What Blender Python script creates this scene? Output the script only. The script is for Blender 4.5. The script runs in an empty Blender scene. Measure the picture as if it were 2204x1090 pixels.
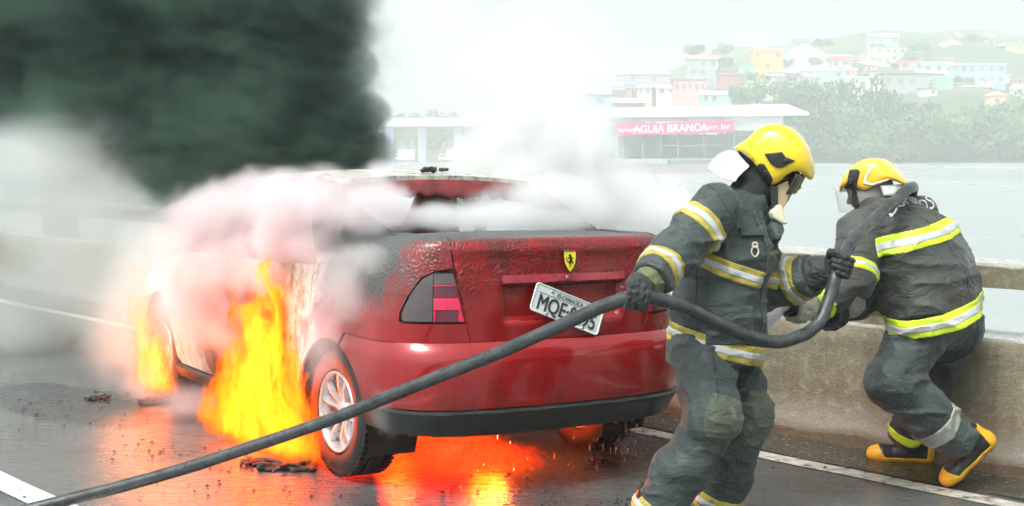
import bpy, bmesh, math, random
import numpy as np
from mathutils import Vector, Matrix
from mathutils.geometry import delaunay_2d_cdt
from mathutils.bvhtree import BVHTree

scene = bpy.context.scene
COL = scene.collection
R = math.radians

# ------------------------------------------------------------------ camera
CAM_H, FPX, IW, IH = 1.535, 3000.0, 2204.0, 1090.0
PITCH = math.atan((545.0 - 330.0) / FPX)
cam_data = bpy.data.cameras.new('camera')
cam_data.sensor_width = 36.0
cam_data.lens = 36.0 * FPX / IW
cam_data.clip_start = 0.05
cam_data.clip_end = 6000.0
cam = bpy.data.objects.new('camera', cam_data)
COL.objects.link(cam)
cam.location = (0, 0, CAM_H)
cam.rotation_euler = (R(90) - PITCH, 0, 0)
scene.camera = cam

# ------------------------------------------------------------------ world, sun, exposure
SUN_EL, SUN_AZ = R(58), R(215)
world = bpy.data.worlds.new('World')
scene.world = world
world.use_nodes = True
wn = world.node_tree
bg = wn.nodes['Background']
sky = wn.nodes.new('ShaderNodeTexSky')
sky.sky_type = 'NISHITA'
sky.sun_disc = False
sky.sun_elevation = SUN_EL
sky.sun_rotation = SUN_AZ
sky.air_density = 1.0
sky.dust_density = 6.0
sky.ozone_density = 1.0
hs = wn.nodes.new('ShaderNodeHueSaturation')          # a closed cloud cover: the sky loses most of its blue
hs.inputs['Saturation'].default_value = 0.22
wn.links.new(sky.outputs['Color'], hs.inputs['Color'])
tint = wn.nodes.new('ShaderNodeMix'); tint.data_type = 'RGBA'; tint.blend_type = 'MULTIPLY'
tint.inputs['Factor'].default_value = 1.0
tint.inputs['B'].default_value = (0.93, 1.0, 0.985, 1)
wn.links.new(hs.outputs['Color'], tint.inputs['A'])
wn.links.new(tint.outputs['Result'], bg.inputs['Color'])
bg.inputs['Strength'].default_value = 0.15

sun_d = bpy.data.lights.new('sun', 'SUN')
sun_d.energy = 1.5
sun_d.angle = R(25)
sun_d.color = (1.0, 0.97, 0.92)
sun = bpy.data.objects.new('sun', sun_d)
COL.objects.link(sun)
# the direction towards the sun, as the sky texture uses it
_sd = Vector((math.sin(SUN_AZ) * math.cos(SUN_EL), math.cos(SUN_AZ) * math.cos(SUN_EL), math.sin(SUN_EL)))
sun.rotation_euler = _sd.to_track_quat('Z', 'Y').to_euler()

scene.view_settings.view_transform = 'Standard'
scene.view_settings.look = 'None'
scene.view_settings.gamma = 1.0
scene.view_settings.use_curve_mapping = False
scene.view_settings.exposure = 0.80
scene.render.engine = 'CYCLES'
cy = scene.cycles
cy.use_denoising = True
cy.use_adaptive_sampling = True
cy.adaptive_threshold = 0.05
cy.adaptive_min_samples = 24
cy.denoiser = 'OPENIMAGEDENOISE'
cy.volume_bounces = 2
cy.max_bounces = 8
cy.transparent_max_bounces = 24
cy.volume_step_rate = 1.7
cy.volume_max_steps = 160
cy.caustics_reflective = False
cy.caustics_refractive = False
cy.sample_clamp_indirect = 6.0

# ------------------------------------------------------------------ pixel helpers (photo pixels -> places in the world)
_cp, _sp = math.cos(PITCH), math.sin(PITCH)
def ray(x, y):
    a, b = (x - 1102.0) / FPX, (545.0 - y) / FPX
    return Vector((a, _cp + b * _sp, -_sp + b * _cp))
def P(x, y, Y):
    d = ray(x, y)
    return Vector((0, 0, CAM_H)) + d * (Y / d.y)
def G(x, y, z=0.0):
    d = ray(x, y)
    return Vector((0, 0, CAM_H)) + d * ((z - CAM_H) / d.z)

# ------------------------------------------------------------------ object helpers
def tag(o, label=None, cat=None, group=None, kind=None):
    if label: o['label'] = label
    if cat: o['category'] = cat
    if group: o['group'] = group
    if kind: o['kind'] = kind
    return o
def empty(name, loc=(0, 0, 0), rot=(0, 0, 0), parent=None):
    o = bpy.data.objects.new(name, None)
    o.empty_display_size = 0.1
    COL.objects.link(o)
    o.location = loc
    o.rotation_euler = rot
    if parent: o.parent = parent
    return o
def thing(name, label, cat, loc=(0, 0, 0), rot=(0, 0, 0), group=None):
    return tag(empty(name, loc, rot), label, cat, group)
def mesh_obj(name, verts, faces, mat, parent=None, smooth=True, loc=None, rot=None):
    me = bpy.data.meshes.new(name)
    me.from_pydata([tuple(v) for v in verts], [], [tuple(f) for f in faces])
    me.update()
    return link_mesh(name, me, mat, parent, smooth, loc, rot)
def link_mesh(name, me, mat, parent=None, smooth=True, loc=None, rot=None):
    if smooth:
        me.polygons.foreach_set('use_smooth', [True] * len(me.polygons))
    if mat is not None:
        for m in (mat if isinstance(mat, (list, tuple)) else [mat]):
            me.materials.append(m)
    o = bpy.data.objects.new(name, me)
    COL.objects.link(o)
    if parent: o.parent = parent
    if loc is not None: o.location = loc
    if rot is not None: o.rotation_euler = rot
    return o
class MB:
    """Collects shapes; build() links them as one mesh object."""
    def __init__(self): self.v, self.f = [], []
    def add(self, vs, fs):
        n = len(self.v)
        self.v += [tuple(v) for v in vs]
        self.f += [tuple(i + n for i in f) for f in fs]
        return self
    def box(self, c, s, m=None):
        vs = [Vector((c[0] + sx * s[0] / 2, c[1] + sy * s[1] / 2, c[2] + sz * s[2] / 2)) for sx in (-1, 1) for sy in (-1, 1) for sz in (-1, 1)]
        if m is not None: vs = [m @ v for v in vs]
        return self.add(vs, [(0, 1, 3, 2), (4, 6, 7, 5), (0, 4, 5, 1), (2, 3, 7, 6), (0, 2, 6, 4), (1, 5, 7, 3)])
    def tube(self, pts, r, n=12, cap=True):
        pts = [Vector(p) for p in pts]
        rs = r if isinstance(r, (list, tuple)) else [r] * len(pts)
        t0 = (pts[1] - pts[0]).normalized()
        up = Vector((0, 0, 1)) if abs(t0.z) < 0.9 else Vector((1, 0, 0))
        a = t0.cross(up).normalized()
        vs, fs = [], []
        for i, p in enumerate(pts):
            t = (pts[min(i + 1, len(pts) - 1)] - pts[max(i - 1, 0)]).normalized()
            a = (a - t * a.dot(t)).normalized()
            b = t.cross(a)
            for k in range(n):
                w = 2 * math.pi * k / n
                vs.append(p + (a * math.cos(w) + b * math.sin(w)) * rs[i])
        for i in range(len(pts) - 1):
            for k in range(n):
                k2 = (k + 1) % n
                fs.append((i * n + k, i * n + k2, (i + 1) * n + k2, (i + 1) * n + k))
        if cap:
            fs.append(tuple(range(n))[::-1]); fs.append(tuple((len(pts) - 1) * n + k for k in range(n)))
        return self.add(vs, fs)
    def lathe(self, prof, m=None, n=48, closed=False):
        """prof: (r, h) pairs turned round the z axis."""
        vs, fs = [], []
        for (r_, h) in prof:
            for k in range(n):
                w = 2 * math.pi * k / n
                v = Vector((r_ * math.cos(w), r_ * math.sin(w), h))
                vs.append(m @ v if m is not None else v)
        L = len(prof)
        for i in range(L if closed else L - 1):
            j = (i + 1) % L
            for k in range(n):
                k2 = (k + 1) % n
                fs.append((i * n + k, i * n + k2, j * n + k2, j * n + k))
        return self.add(vs, fs)
    def prism(self, poly, z0, z1, m=None):
        n = len(poly)
        vs = [Vector((p[0], p[1], z0)) for p in poly] + [Vector((p[0], p[1], z1)) for p in poly]
        if m is not None: vs = [m @ v for v in vs]
        fs = [tuple(range(n))[::-1], tuple(range(n, 2 * n))] + [(i, (i + 1) % n, n + (i + 1) % n, n + i) for i in range(n)]
        return self.add(vs, fs)
    def build(self, name, mat, parent=None, smooth=False, loc=None, rot=None):
        return mesh_obj(name, self.v, self.f, mat, parent, smooth, loc, rot)
def smooth_angle(o, deg=35):
    me = o.data
    me.polygons.foreach_set('use_smooth', [True] * len(me.polygons))
    bm = bmesh.new(); bm.from_mesh(me)
    for e in bm.edges:
        if len(e.link_faces) == 2 and e.calc_face_angle(0) > R(deg): e.smooth = False
    bm.to_mesh(me); bm.free()
    return o
def bevel(o, w=0.01, seg=2):
    m = o.modifiers.new('bevel', 'BEVEL'); m.width = w; m.segments = seg; m.limit_method = 'ANGLE'; m.angle_limit = R(40)
    return o
def catmull(pts, n=10, closed=False):
    pts = [Vector(p) for p in pts]
    out = []
    L = len(pts)
    for i in range(L - 1):
        p0, p1, p2, p3 = pts[max(i - 1, 0)], pts[i], pts[i + 1], pts[min(i + 2, L - 1)]
        for k in range(n):
            t = k / n
            out.append(0.5 * ((2 * p1) + (p2 - p0) * t + (2 * p0 - 5 * p1 + 4 * p2 - p3) * t * t + (3 * p1 - p0 - 3 * p2 + p3) * t ** 3))
    out.append(pts[-1])
    return out

# ------------------------------------------------------------------ node helpers
class NT:
    def __init__(self, tree): self.t = tree
    def n(self, typ, ins=None, **props):
        nd = self.t.nodes.new(typ)
        for k, v in props.items(): setattr(nd, k, v)
        for k, v in (ins or {}).items():
            s = nd.inputs[k]
            if hasattr(v, 'is_output'): self.t.links.new(v, s)
            elif hasattr(v, 'outputs'): self.t.links.new(v.outputs[0], s)
            else: s.default_value = v
        return nd
    def math(self, op, a, b=0.0, c=0.0, clamp=False):
        return self.n('ShaderNodeMath', {0: a, 1: b, 2: c}, operation=op, use_clamp=clamp).outputs[0]
    def vmath(self, op, a, b=(0, 0, 0)):
        nd = self.n('ShaderNodeVectorMath', {0: a, 1: b}, operation=op)
        return nd.outputs['Value'] if op in ('LENGTH', 'DOT_PRODUCT', 'DISTANCE') else nd.outputs[0]
    def mapr(self, v, a, b, c=0.0, d=1.0, smooth=False, clamp=True):
        return self.n('ShaderNodeMapRange', {0: v, 1: a, 2: b, 3: c, 4: d}, interpolation_type='SMOOTHSTEP' if smooth else 'LINEAR', **({} if smooth else {'clamp': clamp})).outputs[0]
    def mix(self, f, a, b, blend='MIX'):
        nd = self.n('ShaderNodeMix', {'Factor': f}, data_type='RGBA', blend_type=blend)
        for i, v in ((6, a), (7, b)):
            s = nd.inputs[i]
            if hasattr(v, 'is_output'): self.t.links.new(v, s)
            else: s.default_value = (*v, 1) if len(v) == 3 else v
        return nd.outputs[2]
    def noise(self, vec, scale=5.0, detail=3.0, rough=0.55, dist=0.0, dims='3D'):
        return self.n('ShaderNodeTexNoise', {'Vector': vec, 'Scale': scale, 'Detail': detail, 'Roughness': rough, 'Distortion': dist}, noise_dimensions=dims)
    def obj(self): return self.n('ShaderNodeTexCoord').outputs['Object']
    def pos(self): return self.n('ShaderNodeNewGeometry').outputs['Position']
    def scale(self, v, s): return self.vmath('MULTIPLY', v, s)
    def sep(self, v): return self.n('ShaderNodeSeparateXYZ', {0: v}).outputs
    def ramp(self, f, stops, interp='LINEAR'):
        nd = self.n('ShaderNodeValToRGB', {0: f})
        cr = nd.color_ramp; cr.interpolation = interp
        while len(cr.elements) < len(stops): cr.elements.new(0.5)
        for e, (p, c) in zip(cr.elements, stops): e.position = p; e.color = (*c, 1) if len(c) == 3 else c
        return nd.outputs[0]
    def bump(self, h, strength=0.3, dist=0.01, normal=None):
        return self.n('ShaderNodeBump', {'Height': h, 'Strength': strength, 'Distance': dist, **({'Normal': normal} if normal is not None else {})}).outputs[0]
def new_mat(name):
    m = bpy.data.materials.new(name); m.use_nodes = True
    nt = NT(m.node_tree)
    b = m.node_tree.nodes['Principled BSDF']
    return m, nt, b
def setp(nt, b, **kw):
    names = dict(color='Base Color', rough='Roughness', metal='Metallic', normal='Normal', spec='Specular IOR Level', coat='Coat Weight', coatr='Coat Roughness', emit='Emission Color', emits='Emission Strength', trans='Transmission Weight', ior='IOR', alpha='Alpha', sheen='Sheen Weight', sub='Subsurface Weight')
    for k, v in kw.items():
        s = b.inputs[names[k]]
        if hasattr(v, 'is_output'): nt.t.links.new(v, s)
        else: s.default_value = (*v, 1) if isinstance(v, tuple) and len(v) == 3 and k in ('color', 'emit') else v
def simple(name, color, rough=0.6, metal=0.0, var=0.15, nscale=8.0, bump=0.0, bscale=60.0, bdist=0.004, spec=0.5, coat=0.0):
    m, nt, b = new_mat(name)
    v = nt.obj()
    n = nt.noise(v, nscale, 4, 0.6)
    c = nt.mix(nt.mapr(n.outputs[0], 0.3, 0.7), tuple(x * (1 - var) for x in color), tuple(min(1, x * (1 + var)) for x in color))
    setp(nt, b, color=c, rough=rough, metal=metal, spec=spec, coat=coat)
    r_ = nt.mapr(nt.noise(v, nscale * 2.3, 3).outputs[0], 0.3, 0.7, max(0.02, rough - 0.08), min(1, rough + 0.08))
    setp(nt, b, rough=r_)
    if bump > 0: setp(nt, b, normal=nt.bump(nt.noise(v, bscale, 4, 0.6).outputs[0], bump, bdist))
    return m
# ------------------------------------------------------------------ soft bodies: distance fields turned into meshes
def _hash(ix, iy, iz, s):
    h = (ix * 374761393 + iy * 668265263 + iz * 2147483647 + s * 974634749) & 0xFFFFFFFF
    h = ((h ^ (h >> 13)) * 1274126177) & 0xFFFFFFFF
    return ((h ^ (h >> 16)) & 0xFFFF) / 65535.0
def vnoise(p, seed=0):
    """smooth value noise, 0..1, for an (N, 3) array"""
    i = np.floor(p).astype(np.int64); f = p - i
    f = f * f * f * (f * (f * 6 - 15) + 10)
    r = 0
    for dx in (0, 1):
        wx = f[:, 0] if dx else 1 - f[:, 0]
        for dy in (0, 1):
            wy = f[:, 1] if dy else 1 - f[:, 1]
            for dz in (0, 1):
                wz = f[:, 2] if dz else 1 - f[:, 2]
                r = r + wx * wy * wz * _hash(i[:, 0] + dx, i[:, 1] + dy, i[:, 2] + dz, seed)
    return r
def smin(a, b, k):
    if k <= 0: return np.minimum(a, b)
    h = np.clip(.5 + .5 * (b - a) / k, 0, 1)
    return b * (1 - h) + a * h - k * h * (1 - h)
def smax(a, b, k): return -smin(-a, -b, k)
A3 = lambda v: np.array((v[0], v[1], v[2]), float)
def cone(a, b, ra, rb, w=None, s=1.0):
    """a limb from a to b, radius ra to rb, widened s times along the unit axis w"""
    a, b = A3(a), A3(b); ba = b - a; L2 = max(1e-9, ba.dot(ba)); wv = None if w is None else A3(w)
    def f(p):
        t = np.clip((p - a) @ ba / L2, 0, 1)
        q = p - a - t[:, None] * ba
        if wv is not None: q = q - np.outer(q @ wv * (1 - 1 / s), wv)
        return np.sqrt((q * q).sum(1)) - (ra + (rb - ra) * t)
    return f
def ell(c, radii, M=None):
    """ellipsoid; M: 3x3 rows are its axes"""
    c = A3(c); r = np.array(radii, float); m = None if M is None else np.array(M, float)
    def f(p):
        q = p - c
        if m is not None: q = q @ m.T
        k = np.sqrt(((q / r) ** 2).sum(1))
        return (k - 1) * r.min() * (1 + 0 * k) if False else k * (k - 1) / np.maximum(1e-6, np.sqrt(((q / (r * r)) ** 2).sum(1)))
    return f
def union(fs, k=.03):
    def f(p):
        d = None
        for g in fs:
            e = g(p); d = e if d is None else smin(d, e, k)
        return d
    return f
def slab(c, n, hw):
    c, n = A3(c), A3(Vector(n).normalized())
    return lambda p: np.abs((p - c) @ n) - hw
def folds(f, amp=.012, freq=(9, 9, 17), seed=0, warp=.35):
    """cloth: ridged creases added to a field near its surface"""
    fr = np.array(freq, float)
    def g(p):
        d = f(p)
        q = p * fr
        q = q + warp * 2 * (np.stack([vnoise(q * .5 + 7, seed + 1), vnoise(q * .5 + 19, seed + 2), vnoise(q * .5 + 31, seed + 3)], 1) - .5)
        r1 = 1 - np.abs(2 * vnoise(q, seed) - 1)
        r2 = 1 - np.abs(2 * vnoise(q * 2.1, seed + 5) - 1)
        return d - amp * (r1 ** 2 - .33) - amp * .36 * (r2 ** 2 - .33)
    return g
def grid_mesh(f, lo, hi, h):
    """Surface nets over a field; fine cells only near the surface. Returns (verts, quads)."""
    lo, hi = np.array(lo, float), np.array(hi, float)
    m = 4
    n = np.maximum(2, np.ceil((hi - lo) / (h * m)).astype(int) + 1)
    H = h * m
    g = np.stack(np.meshgrid(*[lo[i] + H * np.arange(n[i]) for i in range(3)], indexing='ij'), -1)
    dc = f(g.reshape(-1, 3)).reshape(n)
    N = (n - 1) * m + 1
    near = np.abs(dc) < H * 1.5
    nb = near.copy()
    for ax in range(3):
        sh = np.roll(nb, 1, ax); s2 = np.roll(nb, -1, ax); nb = nb | sh | s2
    idx = [np.minimum((np.arange(N[i]) + m // 2) // m, n[i] - 1) for i in range(3)]
    fine = dc[np.ix_(*idx)].copy()
    mask = nb[np.ix_(*idx)]
    ii = np.argwhere(mask)
    fine[mask] = f(lo + ii * h)
    neg = fine < 0
    nx, ny, nz = N
    acc = np.zeros((nx - 1, ny - 1, nz - 1, 3)); cnt = np.zeros((nx - 1, ny - 1, nz - 1))
    base = np.stack(np.meshgrid(np.arange(nx - 1), np.arange(ny - 1), np.arange(nz - 1), indexing='ij'), -1)
    crn = [(a, b, c) for a in (0, 1) for b in (0, 1) for c in (0, 1)]
    def cor(arr, o): return arr[o[0]:nx - 1 + o[0], o[1]:ny - 1 + o[1], o[2]:nz - 1 + o[2]]
    sm = sum(cor(neg, o).astype(np.int8) for o in crn)
    act = (sm > 0) & (sm < 8)
    ai = np.argwhere(act)
    if len(ai) == 0: return [], []
    P_ = np.zeros((len(ai), 3)); C_ = np.zeros(len(ai))
    val = {o: fine[ai[:, 0] + o[0], ai[:, 1] + o[1], ai[:, 2] + o[2]] for o in crn}
    for i, o1 in enumerate(crn):
        for o2 in crn[i + 1:]:
            if sum(abs(a - b) for a, b in zip(o1, o2)) != 1: continue
            v1, v2 = val[o1], val[o2]
            cr = (v1 < 0) != (v2 < 0)
            t = np.where(cr, v1 / np.where(cr, v1 - v2, 1), 0)
            pt = np.array(o1) + t[:, None] * (np.array(o2) - np.array(o1))
            P_ += np.where(cr[:, None], pt, 0); C_ += cr
    verts = lo + h * (ai + P_ / C_[:, None])
    vid = -np.ones((nx - 1, ny - 1, nz - 1), np.int64); vid[act] = np.arange(len(ai))
    quads = []
    for ax in range(3):
        o2 = [0, 0, 0]; o2[ax] = 1
        a_ = neg[:-1, :, :] if ax == 0 else (neg[:, :-1, :] if ax == 1 else neg[:, :, :-1])
        b_ = neg[1:, :, :] if ax == 0 else (neg[:, 1:, :] if ax == 1 else neg[:, :, 1:])
        e = np.argwhere(a_ != b_)
        u, w = [(1, 2), (2, 0), (0, 1)][ax]
        ok = (e[:, u] > 0) & (e[:, w] > 0) & (e[:, u] < N[u] - 1) & (e[:, w] < N[w] - 1)
        e = e[ok]
        def cell(du, dw):
            c = e.copy(); c[:, u] -= du; c[:, w] -= dw; return vid[c[:, 0], c[:, 1], c[:, 2]]
        q = np.stack([cell(1, 1), cell(0, 1), cell(0, 0), cell(1, 0)], 1)
        flip = ~a_[e[:, 0], e[:, 1], e[:, 2]]
        q[flip] = q[flip][:, ::-1]
        quads.append(q)
    q = np.concatenate(quads)
    q = q[(q >= 0).all(1)]
    return verts, q
def sdf_obj(name, f, lo, hi, h, mat, parent=None, relax=1, loc=None):
    v, q = grid_mesh(f, lo, hi, h)
    if len(v) == 0:
        print('EMPTY FIELD', name); return None
    v = np.array(v)
    for _ in range(relax):                                        # one soft pass evens the grid's steps
        s = np.zeros_like(v); c = np.zeros(len(v))
        for a, b in ((0, 1), (1, 2), (2, 3), (3, 0)):
            np.add.at(s, q[:, a], v[q[:, b]]); np.add.at(c, q[:, a], 1)
            np.add.at(s, q[:, b], v[q[:, a]]); np.add.at(c, q[:, b], 1)
        v = v * .4 + .6 * s / np.maximum(c, 1)[:, None]
    if parent is not None: v = v - A3(parent.matrix_basis.translation if parent.parent is None else (parent.parent.matrix_basis.translation + parent.matrix_basis.translation))
    me = bpy.data.meshes.new(name)
    me.vertices.add(len(v)); me.vertices.foreach_set('co', v.astype(np.float32).ravel())
    me.loops.add(len(q) * 4); me.loops.foreach_set('vertex_index', q.astype(np.int32).ravel())
    me.polygons.add(len(q)); me.polygons.foreach_set('loop_start', np.arange(0, len(q) * 4, 4, dtype=np.int32)); me.polygons.foreach_set('loop_total', np.full(len(q), 4, np.int32))
    me.update(calc_edges=True); me.validate()
    return link_mesh(name, me, mat, parent, True)
def bounds(pts, pad):
    a = np.array([A3(p) for p in pts]); return a.min(0) - pad, a.max(0) + pad
# ================================================================== SETTING: road, markings, water, far bank
HAZE_D = 0.0014
BD = Vector((-math.sin(R(41.6)), math.cos(R(41.6)), 0))          # the way the bridge runs
BN = Vector((BD.y, -BD.x, 0))                                    # across the bridge, towards the water
LINE0 = G(1650, 983)                                             # a point of the white edge line
def bridge(t, s, z=0.0):                                          # t metres along the bridge, s metres across it
    return LINE0 + BD * t + BN * s + Vector((0, 0, z))
BROT = math.atan2(BD.y, BD.x)
S_WALL = 0.47                                                    # distance from the line to the parapet's foot

# ---- wet asphalt
def road_material():
    m, nt, b = new_mat('wet_asphalt')
    p = nt.pos()
    fine = nt.noise(p, 170, 3, 0.7).outputs[0]
    grit = nt.n('ShaderNodeTexVoronoi', {'Vector': p, 'Scale': 95.0}).outputs['Distance']
    big = nt.noise(p, 0.8, 4, 0.6).outputs[0]
    mid = nt.noise(p, 3.3, 5, 0.65).outputs[0]
    pud = nt.mapr(nt.math('ADD', nt.math('MULTIPLY', big, 0.6), nt.math('MULTIPLY', mid, 0.4)), 0.43, 0.57, smooth=True)
    c = nt.mix(mid, (0.074, 0.080, 0.080), (0.150, 0.157, 0.156))
    c = nt.mix(nt.math('MULTIPLY', nt.mapr(grit, 0.0, 0.25, 1.0, 0.0), 0.4), c, (0.19, 0.19, 0.185))
    c = nt.mix(nt.math('MULTIPLY', pud, 0.6), c, (0.045, 0.048, 0.048))
    # sooty oil stain left of the car
    sc_ = G(150, 868)
    q = nt.vmath('SUBTRACT', p, tuple(sc_))
    ea = nt.math('DIVIDE', nt.vmath('DOT_PRODUCT', q, tuple(BD)), 1.0); eb = nt.math('DIVIDE', nt.vmath('DOT_PRODUCT', q, tuple(BN)), .40)
    er = nt.math('SQRT', nt.math('ADD', nt.math('MULTIPLY', ea, ea), nt.math('MULTIPLY', eb, eb)))
    stain = nt.mapr(nt.math('ADD', er, nt.math('MULTIPLY', nt.math('SUBTRACT', nt.noise(p, 4.0, 5, .65).outputs[0], .5), .9)), 1.05, .85, smooth=True)
    c = nt.mix(nt.math('MULTIPLY', stain, .7), c, (.022, .023, .021))
    rgh = nt.mapr(pud, 0, 1, 0.19, 0.05)
    rgh = nt.math('ADD', rgh, nt.math('MULTIPLY', stain, .2))
    setp(nt, b, color=c, rough=rgh, spec=0.8)
    # flowing film of water: ripples drawn out along the road's fall
    mp = nt.n('ShaderNodeMapping', {'Vector': p, 'Rotation': (0, 0, -BROT), 'Scale': (6.0, 17.0, 1.0)}).outputs[0]
    rip = nt.noise(mp, 1.6, 4, 0.6, 0.6).outputs[0]
    rip2 = nt.noise(p, 26.0, 3, 0.6, 0.4).outputs[0]
    h = nt.math('ADD', nt.math('MULTIPLY', rip, 1.0), nt.math('MULTIPLY', rip2, 0.35))
    nb = nt.bump(h, 0.50, 0.016)
    nb2 = nt.bump(nt.math('ADD', fine, nt.math('MULTIPLY', grit, 0.8)), nt.mapr(pud, 0, 1, 0.35, 0.06), 0.003, nb)
    setp(nt, b, normal=nb2)
    return m
M_ROAD = road_material()
road = MB()
cs = [bridge(-40, S_WALL + 0.38, -0.0), bridge(90, S_WALL + 0.38, 0), bridge(90, -26, 0), bridge(-40, -26, 0)]
road.add(cs + [c - Vector((0, 0, 0.55)) for c in cs], [(0, 1, 2, 3)[::-1], (4, 5, 6, 7), (0, 4, 5, 1)[::-1], (1, 5, 6, 2)[::-1], (2, 6, 7, 3)[::-1], (3, 7, 4, 0)[::-1]])
o = road.build('road', M_ROAD); tag(o, 'wet dark asphalt roadway of the bridge', kind='structure')

def paint_material(name, col, worn=0.5):
    m, nt, b = new_mat(name)
    p = nt.pos()
    w = nt.noise(p, 14, 5, 0.7).outputs[0]
    c = nt.mix(nt.mapr(w, worn - 0.12, worn + 0.2), (0.12, 0.12, 0.11), col)
    setp(nt, b, color=c, rough=nt.mapr(w, 0.3, 0.7, 0.22, 0.4), normal=nt.bump(nt.noise(p, 120, 3).outputs[0], 0.25, 0.003))
    return m
M_PAINT = paint_material('road_paint', (0.62, 0.58, 0.50), 0.42)
M_PAINT2 = paint_material('lane_paint', (0.8, 0.8, 0.78), 0.3)
def strip(name, s0, s1, t0, t1, mat, label, z=0.004):
    n = max(2, int((t1 - t0) / 0.25))
    rr = random.Random(int(t0 * 10 + s0 * 100))
    vs, fs = [], []
    for i in range(n + 1):
        t = t0 + (t1 - t0) * i / n
        for s in (s0, s1):
            vs.append(bridge(t, s + rr.uniform(-.006, .006), z))
    for i in range(n): fs.append((2 * i, 2 * i + 1, 2 * i + 3, 2 * i + 2))
    me = mesh_obj(name, vs, fs, mat, smooth=False)
    tag(me, label, kind='structure')
    return me
strip('edge_line', -0.06, 0.065, -12, 70, M_PAINT, 'worn white edge line painted along the parapet side of the road')
_q = G(40, 1055) - LINE0
LANE_S, LANE_T = _q.dot(BN), _q.dot(BD)
strip('lane_line', LANE_S - 0.075, LANE_S + 0.075, LANE_T - 2.75, LANE_T + 1.0, M_PAINT2, 'white lane dash on the wet road in the near left corner')

# ---- water running in the gutter
def gutter_material():
    m, nt, b = new_mat('gutter_water')
    p = nt.pos()
    mp = nt.n('ShaderNodeMapping', {'Vector': p, 'Rotation': (0, 0, -BROT), 'Scale': (4.0, 16.0, 1.0)}).outputs[0]
    n = nt.noise(mp, 2.2, 5, 0.65, 0.8).outputs[0]
    foam = nt.mapr(nt.noise(mp, 5.5, 4, 0.7).outputs[0], 0.60, 0.70)
    c = nt.mix(foam, (0.05, 0.048, 0.035), (0.6, 0.62, 0.58))
    setp(nt, b, color=c, rough=nt.mapr(foam, 0, 1, 0.08, 0.6), spec=0.6, normal=nt.bump(n, 0.6, 0.02))
    return m
gw = MB()
N = 120
rr = random.Random(4)
vs, fs = [], []
for i in range(N + 1):
    t = -9 + 24 * i / N
    for k in range(5):
        s = 0.1 + (S_WALL - 0.1) * k / 4 + (rr.uniform(-.035, .035) if k == 0 else 0)
        vs.append(bridge(t, s, 0.010 if k else 0.005))
for i in range(N):
    for k in range(4): fs.append((i * 5 + k, i * 5 + k + 1, (i + 1) * 5 + k + 1, (i + 1) * 5 + k))
o = mesh_obj('gutter_water', vs, fs, gutter_material()); tag(o, 'brown foaming water running in the gutter at the parapet foot', kind='structure')

# ---- parapet: solid wall, posts and rail
def concrete_material(name, wet=True):
    m, nt, b = new_mat(name)
    p = nt.pos()
    z = nt.sep(p)[2]
    n1 = nt.noise(p, 2.4, 6, 0.62).outputs[0]
    n2 = nt.noise(p, 22, 5, 0.7).outputs[0]
    n3 = nt.noise(p, 120, 3, 0.7).outputs[0]
    mp = nt.scale(p, (9, 9, 0.8))
    streak = nt.noise(mp, 1.3, 4, 0.65).outputs[0]
    c = nt.mix(nt.mapr(n1, 0.3, 0.7), (0.150, 0.130, 0.080), (0.245, 0.220, 0.150))
    c = nt.mix(nt.mapr(n2, 0.5, 0.75), c, (0.36, 0.33, 0.27))
    c = nt.mix(nt.mapr(streak, 0.52, 0.72, 0.0, 0.6), c, (0.13, 0.105, 0.07))
    c = nt.mix(nt.mapr(n3, 0.58, 0.72, 0.0, 0.6), c, (0.10, 0.085, 0.06))
    wetm = nt.mapr(nt.math('ADD', z, nt.math('MULTIPLY', n1, 0.10)), 0.10, 0.16, 1.0, 0.0)       # the wetted foot of the wall
    c = nt.mix(nt.math('MULTIPLY', wetm, 0.75), c, (0.09, 0.07, 0.04))
    lime = nt.math('MULTIPLY', nt.mapr(nt.math('ADD', z, nt.math('MULTIPLY', n1, 0.16)), 0.19, 0.34, 1.0, 0.0), nt.math('SUBTRACT', 1.0, wetm))
    c = nt.mix(nt.math('MULTIPLY', lime, 0.55), c, (0.45, 0.44, 0.40))
    setp(nt, b, color=c, rough=nt.mapr(wetm, 0, 1, 0.62, 0.2), normal=nt.bump(nt.math('ADD', nt.math('MULTIPLY', n2, 0.9), nt.math('MULTIPLY', n3, 0.6)), 0.8, 0.012))
    return m
M_CONC = concrete_material('parapet_concrete')
def wet_top_material():
    m, nt, b = new_mat('wet_concrete_top')
    p = nt.pos()
    n2 = nt.noise(p, 14, 5, 0.7).outputs[0]
    c = nt.mix(n2, (0.30, 0.29, 0.26), (0.52, 0.51, 0.48))
    setp(nt, b, color=c, rough=nt.mapr(n2, 0.35, 0.65, 0.06, 0.35), spec=0.8, normal=nt.bump(nt.noise(p, 30, 4).outputs[0], 0.35, 0.006))
    return m
M_CTOP = wet_top_material()
def lumpy_bar(prof, t0, t1, step, amp, seed):
    """A bar along the bridge with an (s, z) outline, its surface slightly uneven."""
    rr = random.Random(seed)
    n = int((t1 - t0) / step)
    L = len(prof)
    vs, fs = [], []
    for i in range(n + 1):
        t = t0 + (t1 - t0) * i / n
        for (s, z) in prof:
            vs.append(bridge(t, s + rr.uniform(-amp, amp), max(z + (rr.uniform(-amp, amp) if z > 0 else 0), -0.05)))
    for i in range(n):
        for k in range(L):
            k2 = (k + 1) % L
            fs.append((i * L + k, i * L + k2, (i + 1) * L + k2, (i + 1) * L + k))
    fs.append(tuple(range(L))); fs.append(tuple(n * L + k for k in range(L))[::-1])
    return vs, fs
par = thing('parapet', 'weathered brown concrete parapet along the bridge edge with an open rail above', 'parapet', bridge(0, S_WALL))
par_inv = Matrix.Translation(-par.location)
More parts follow.
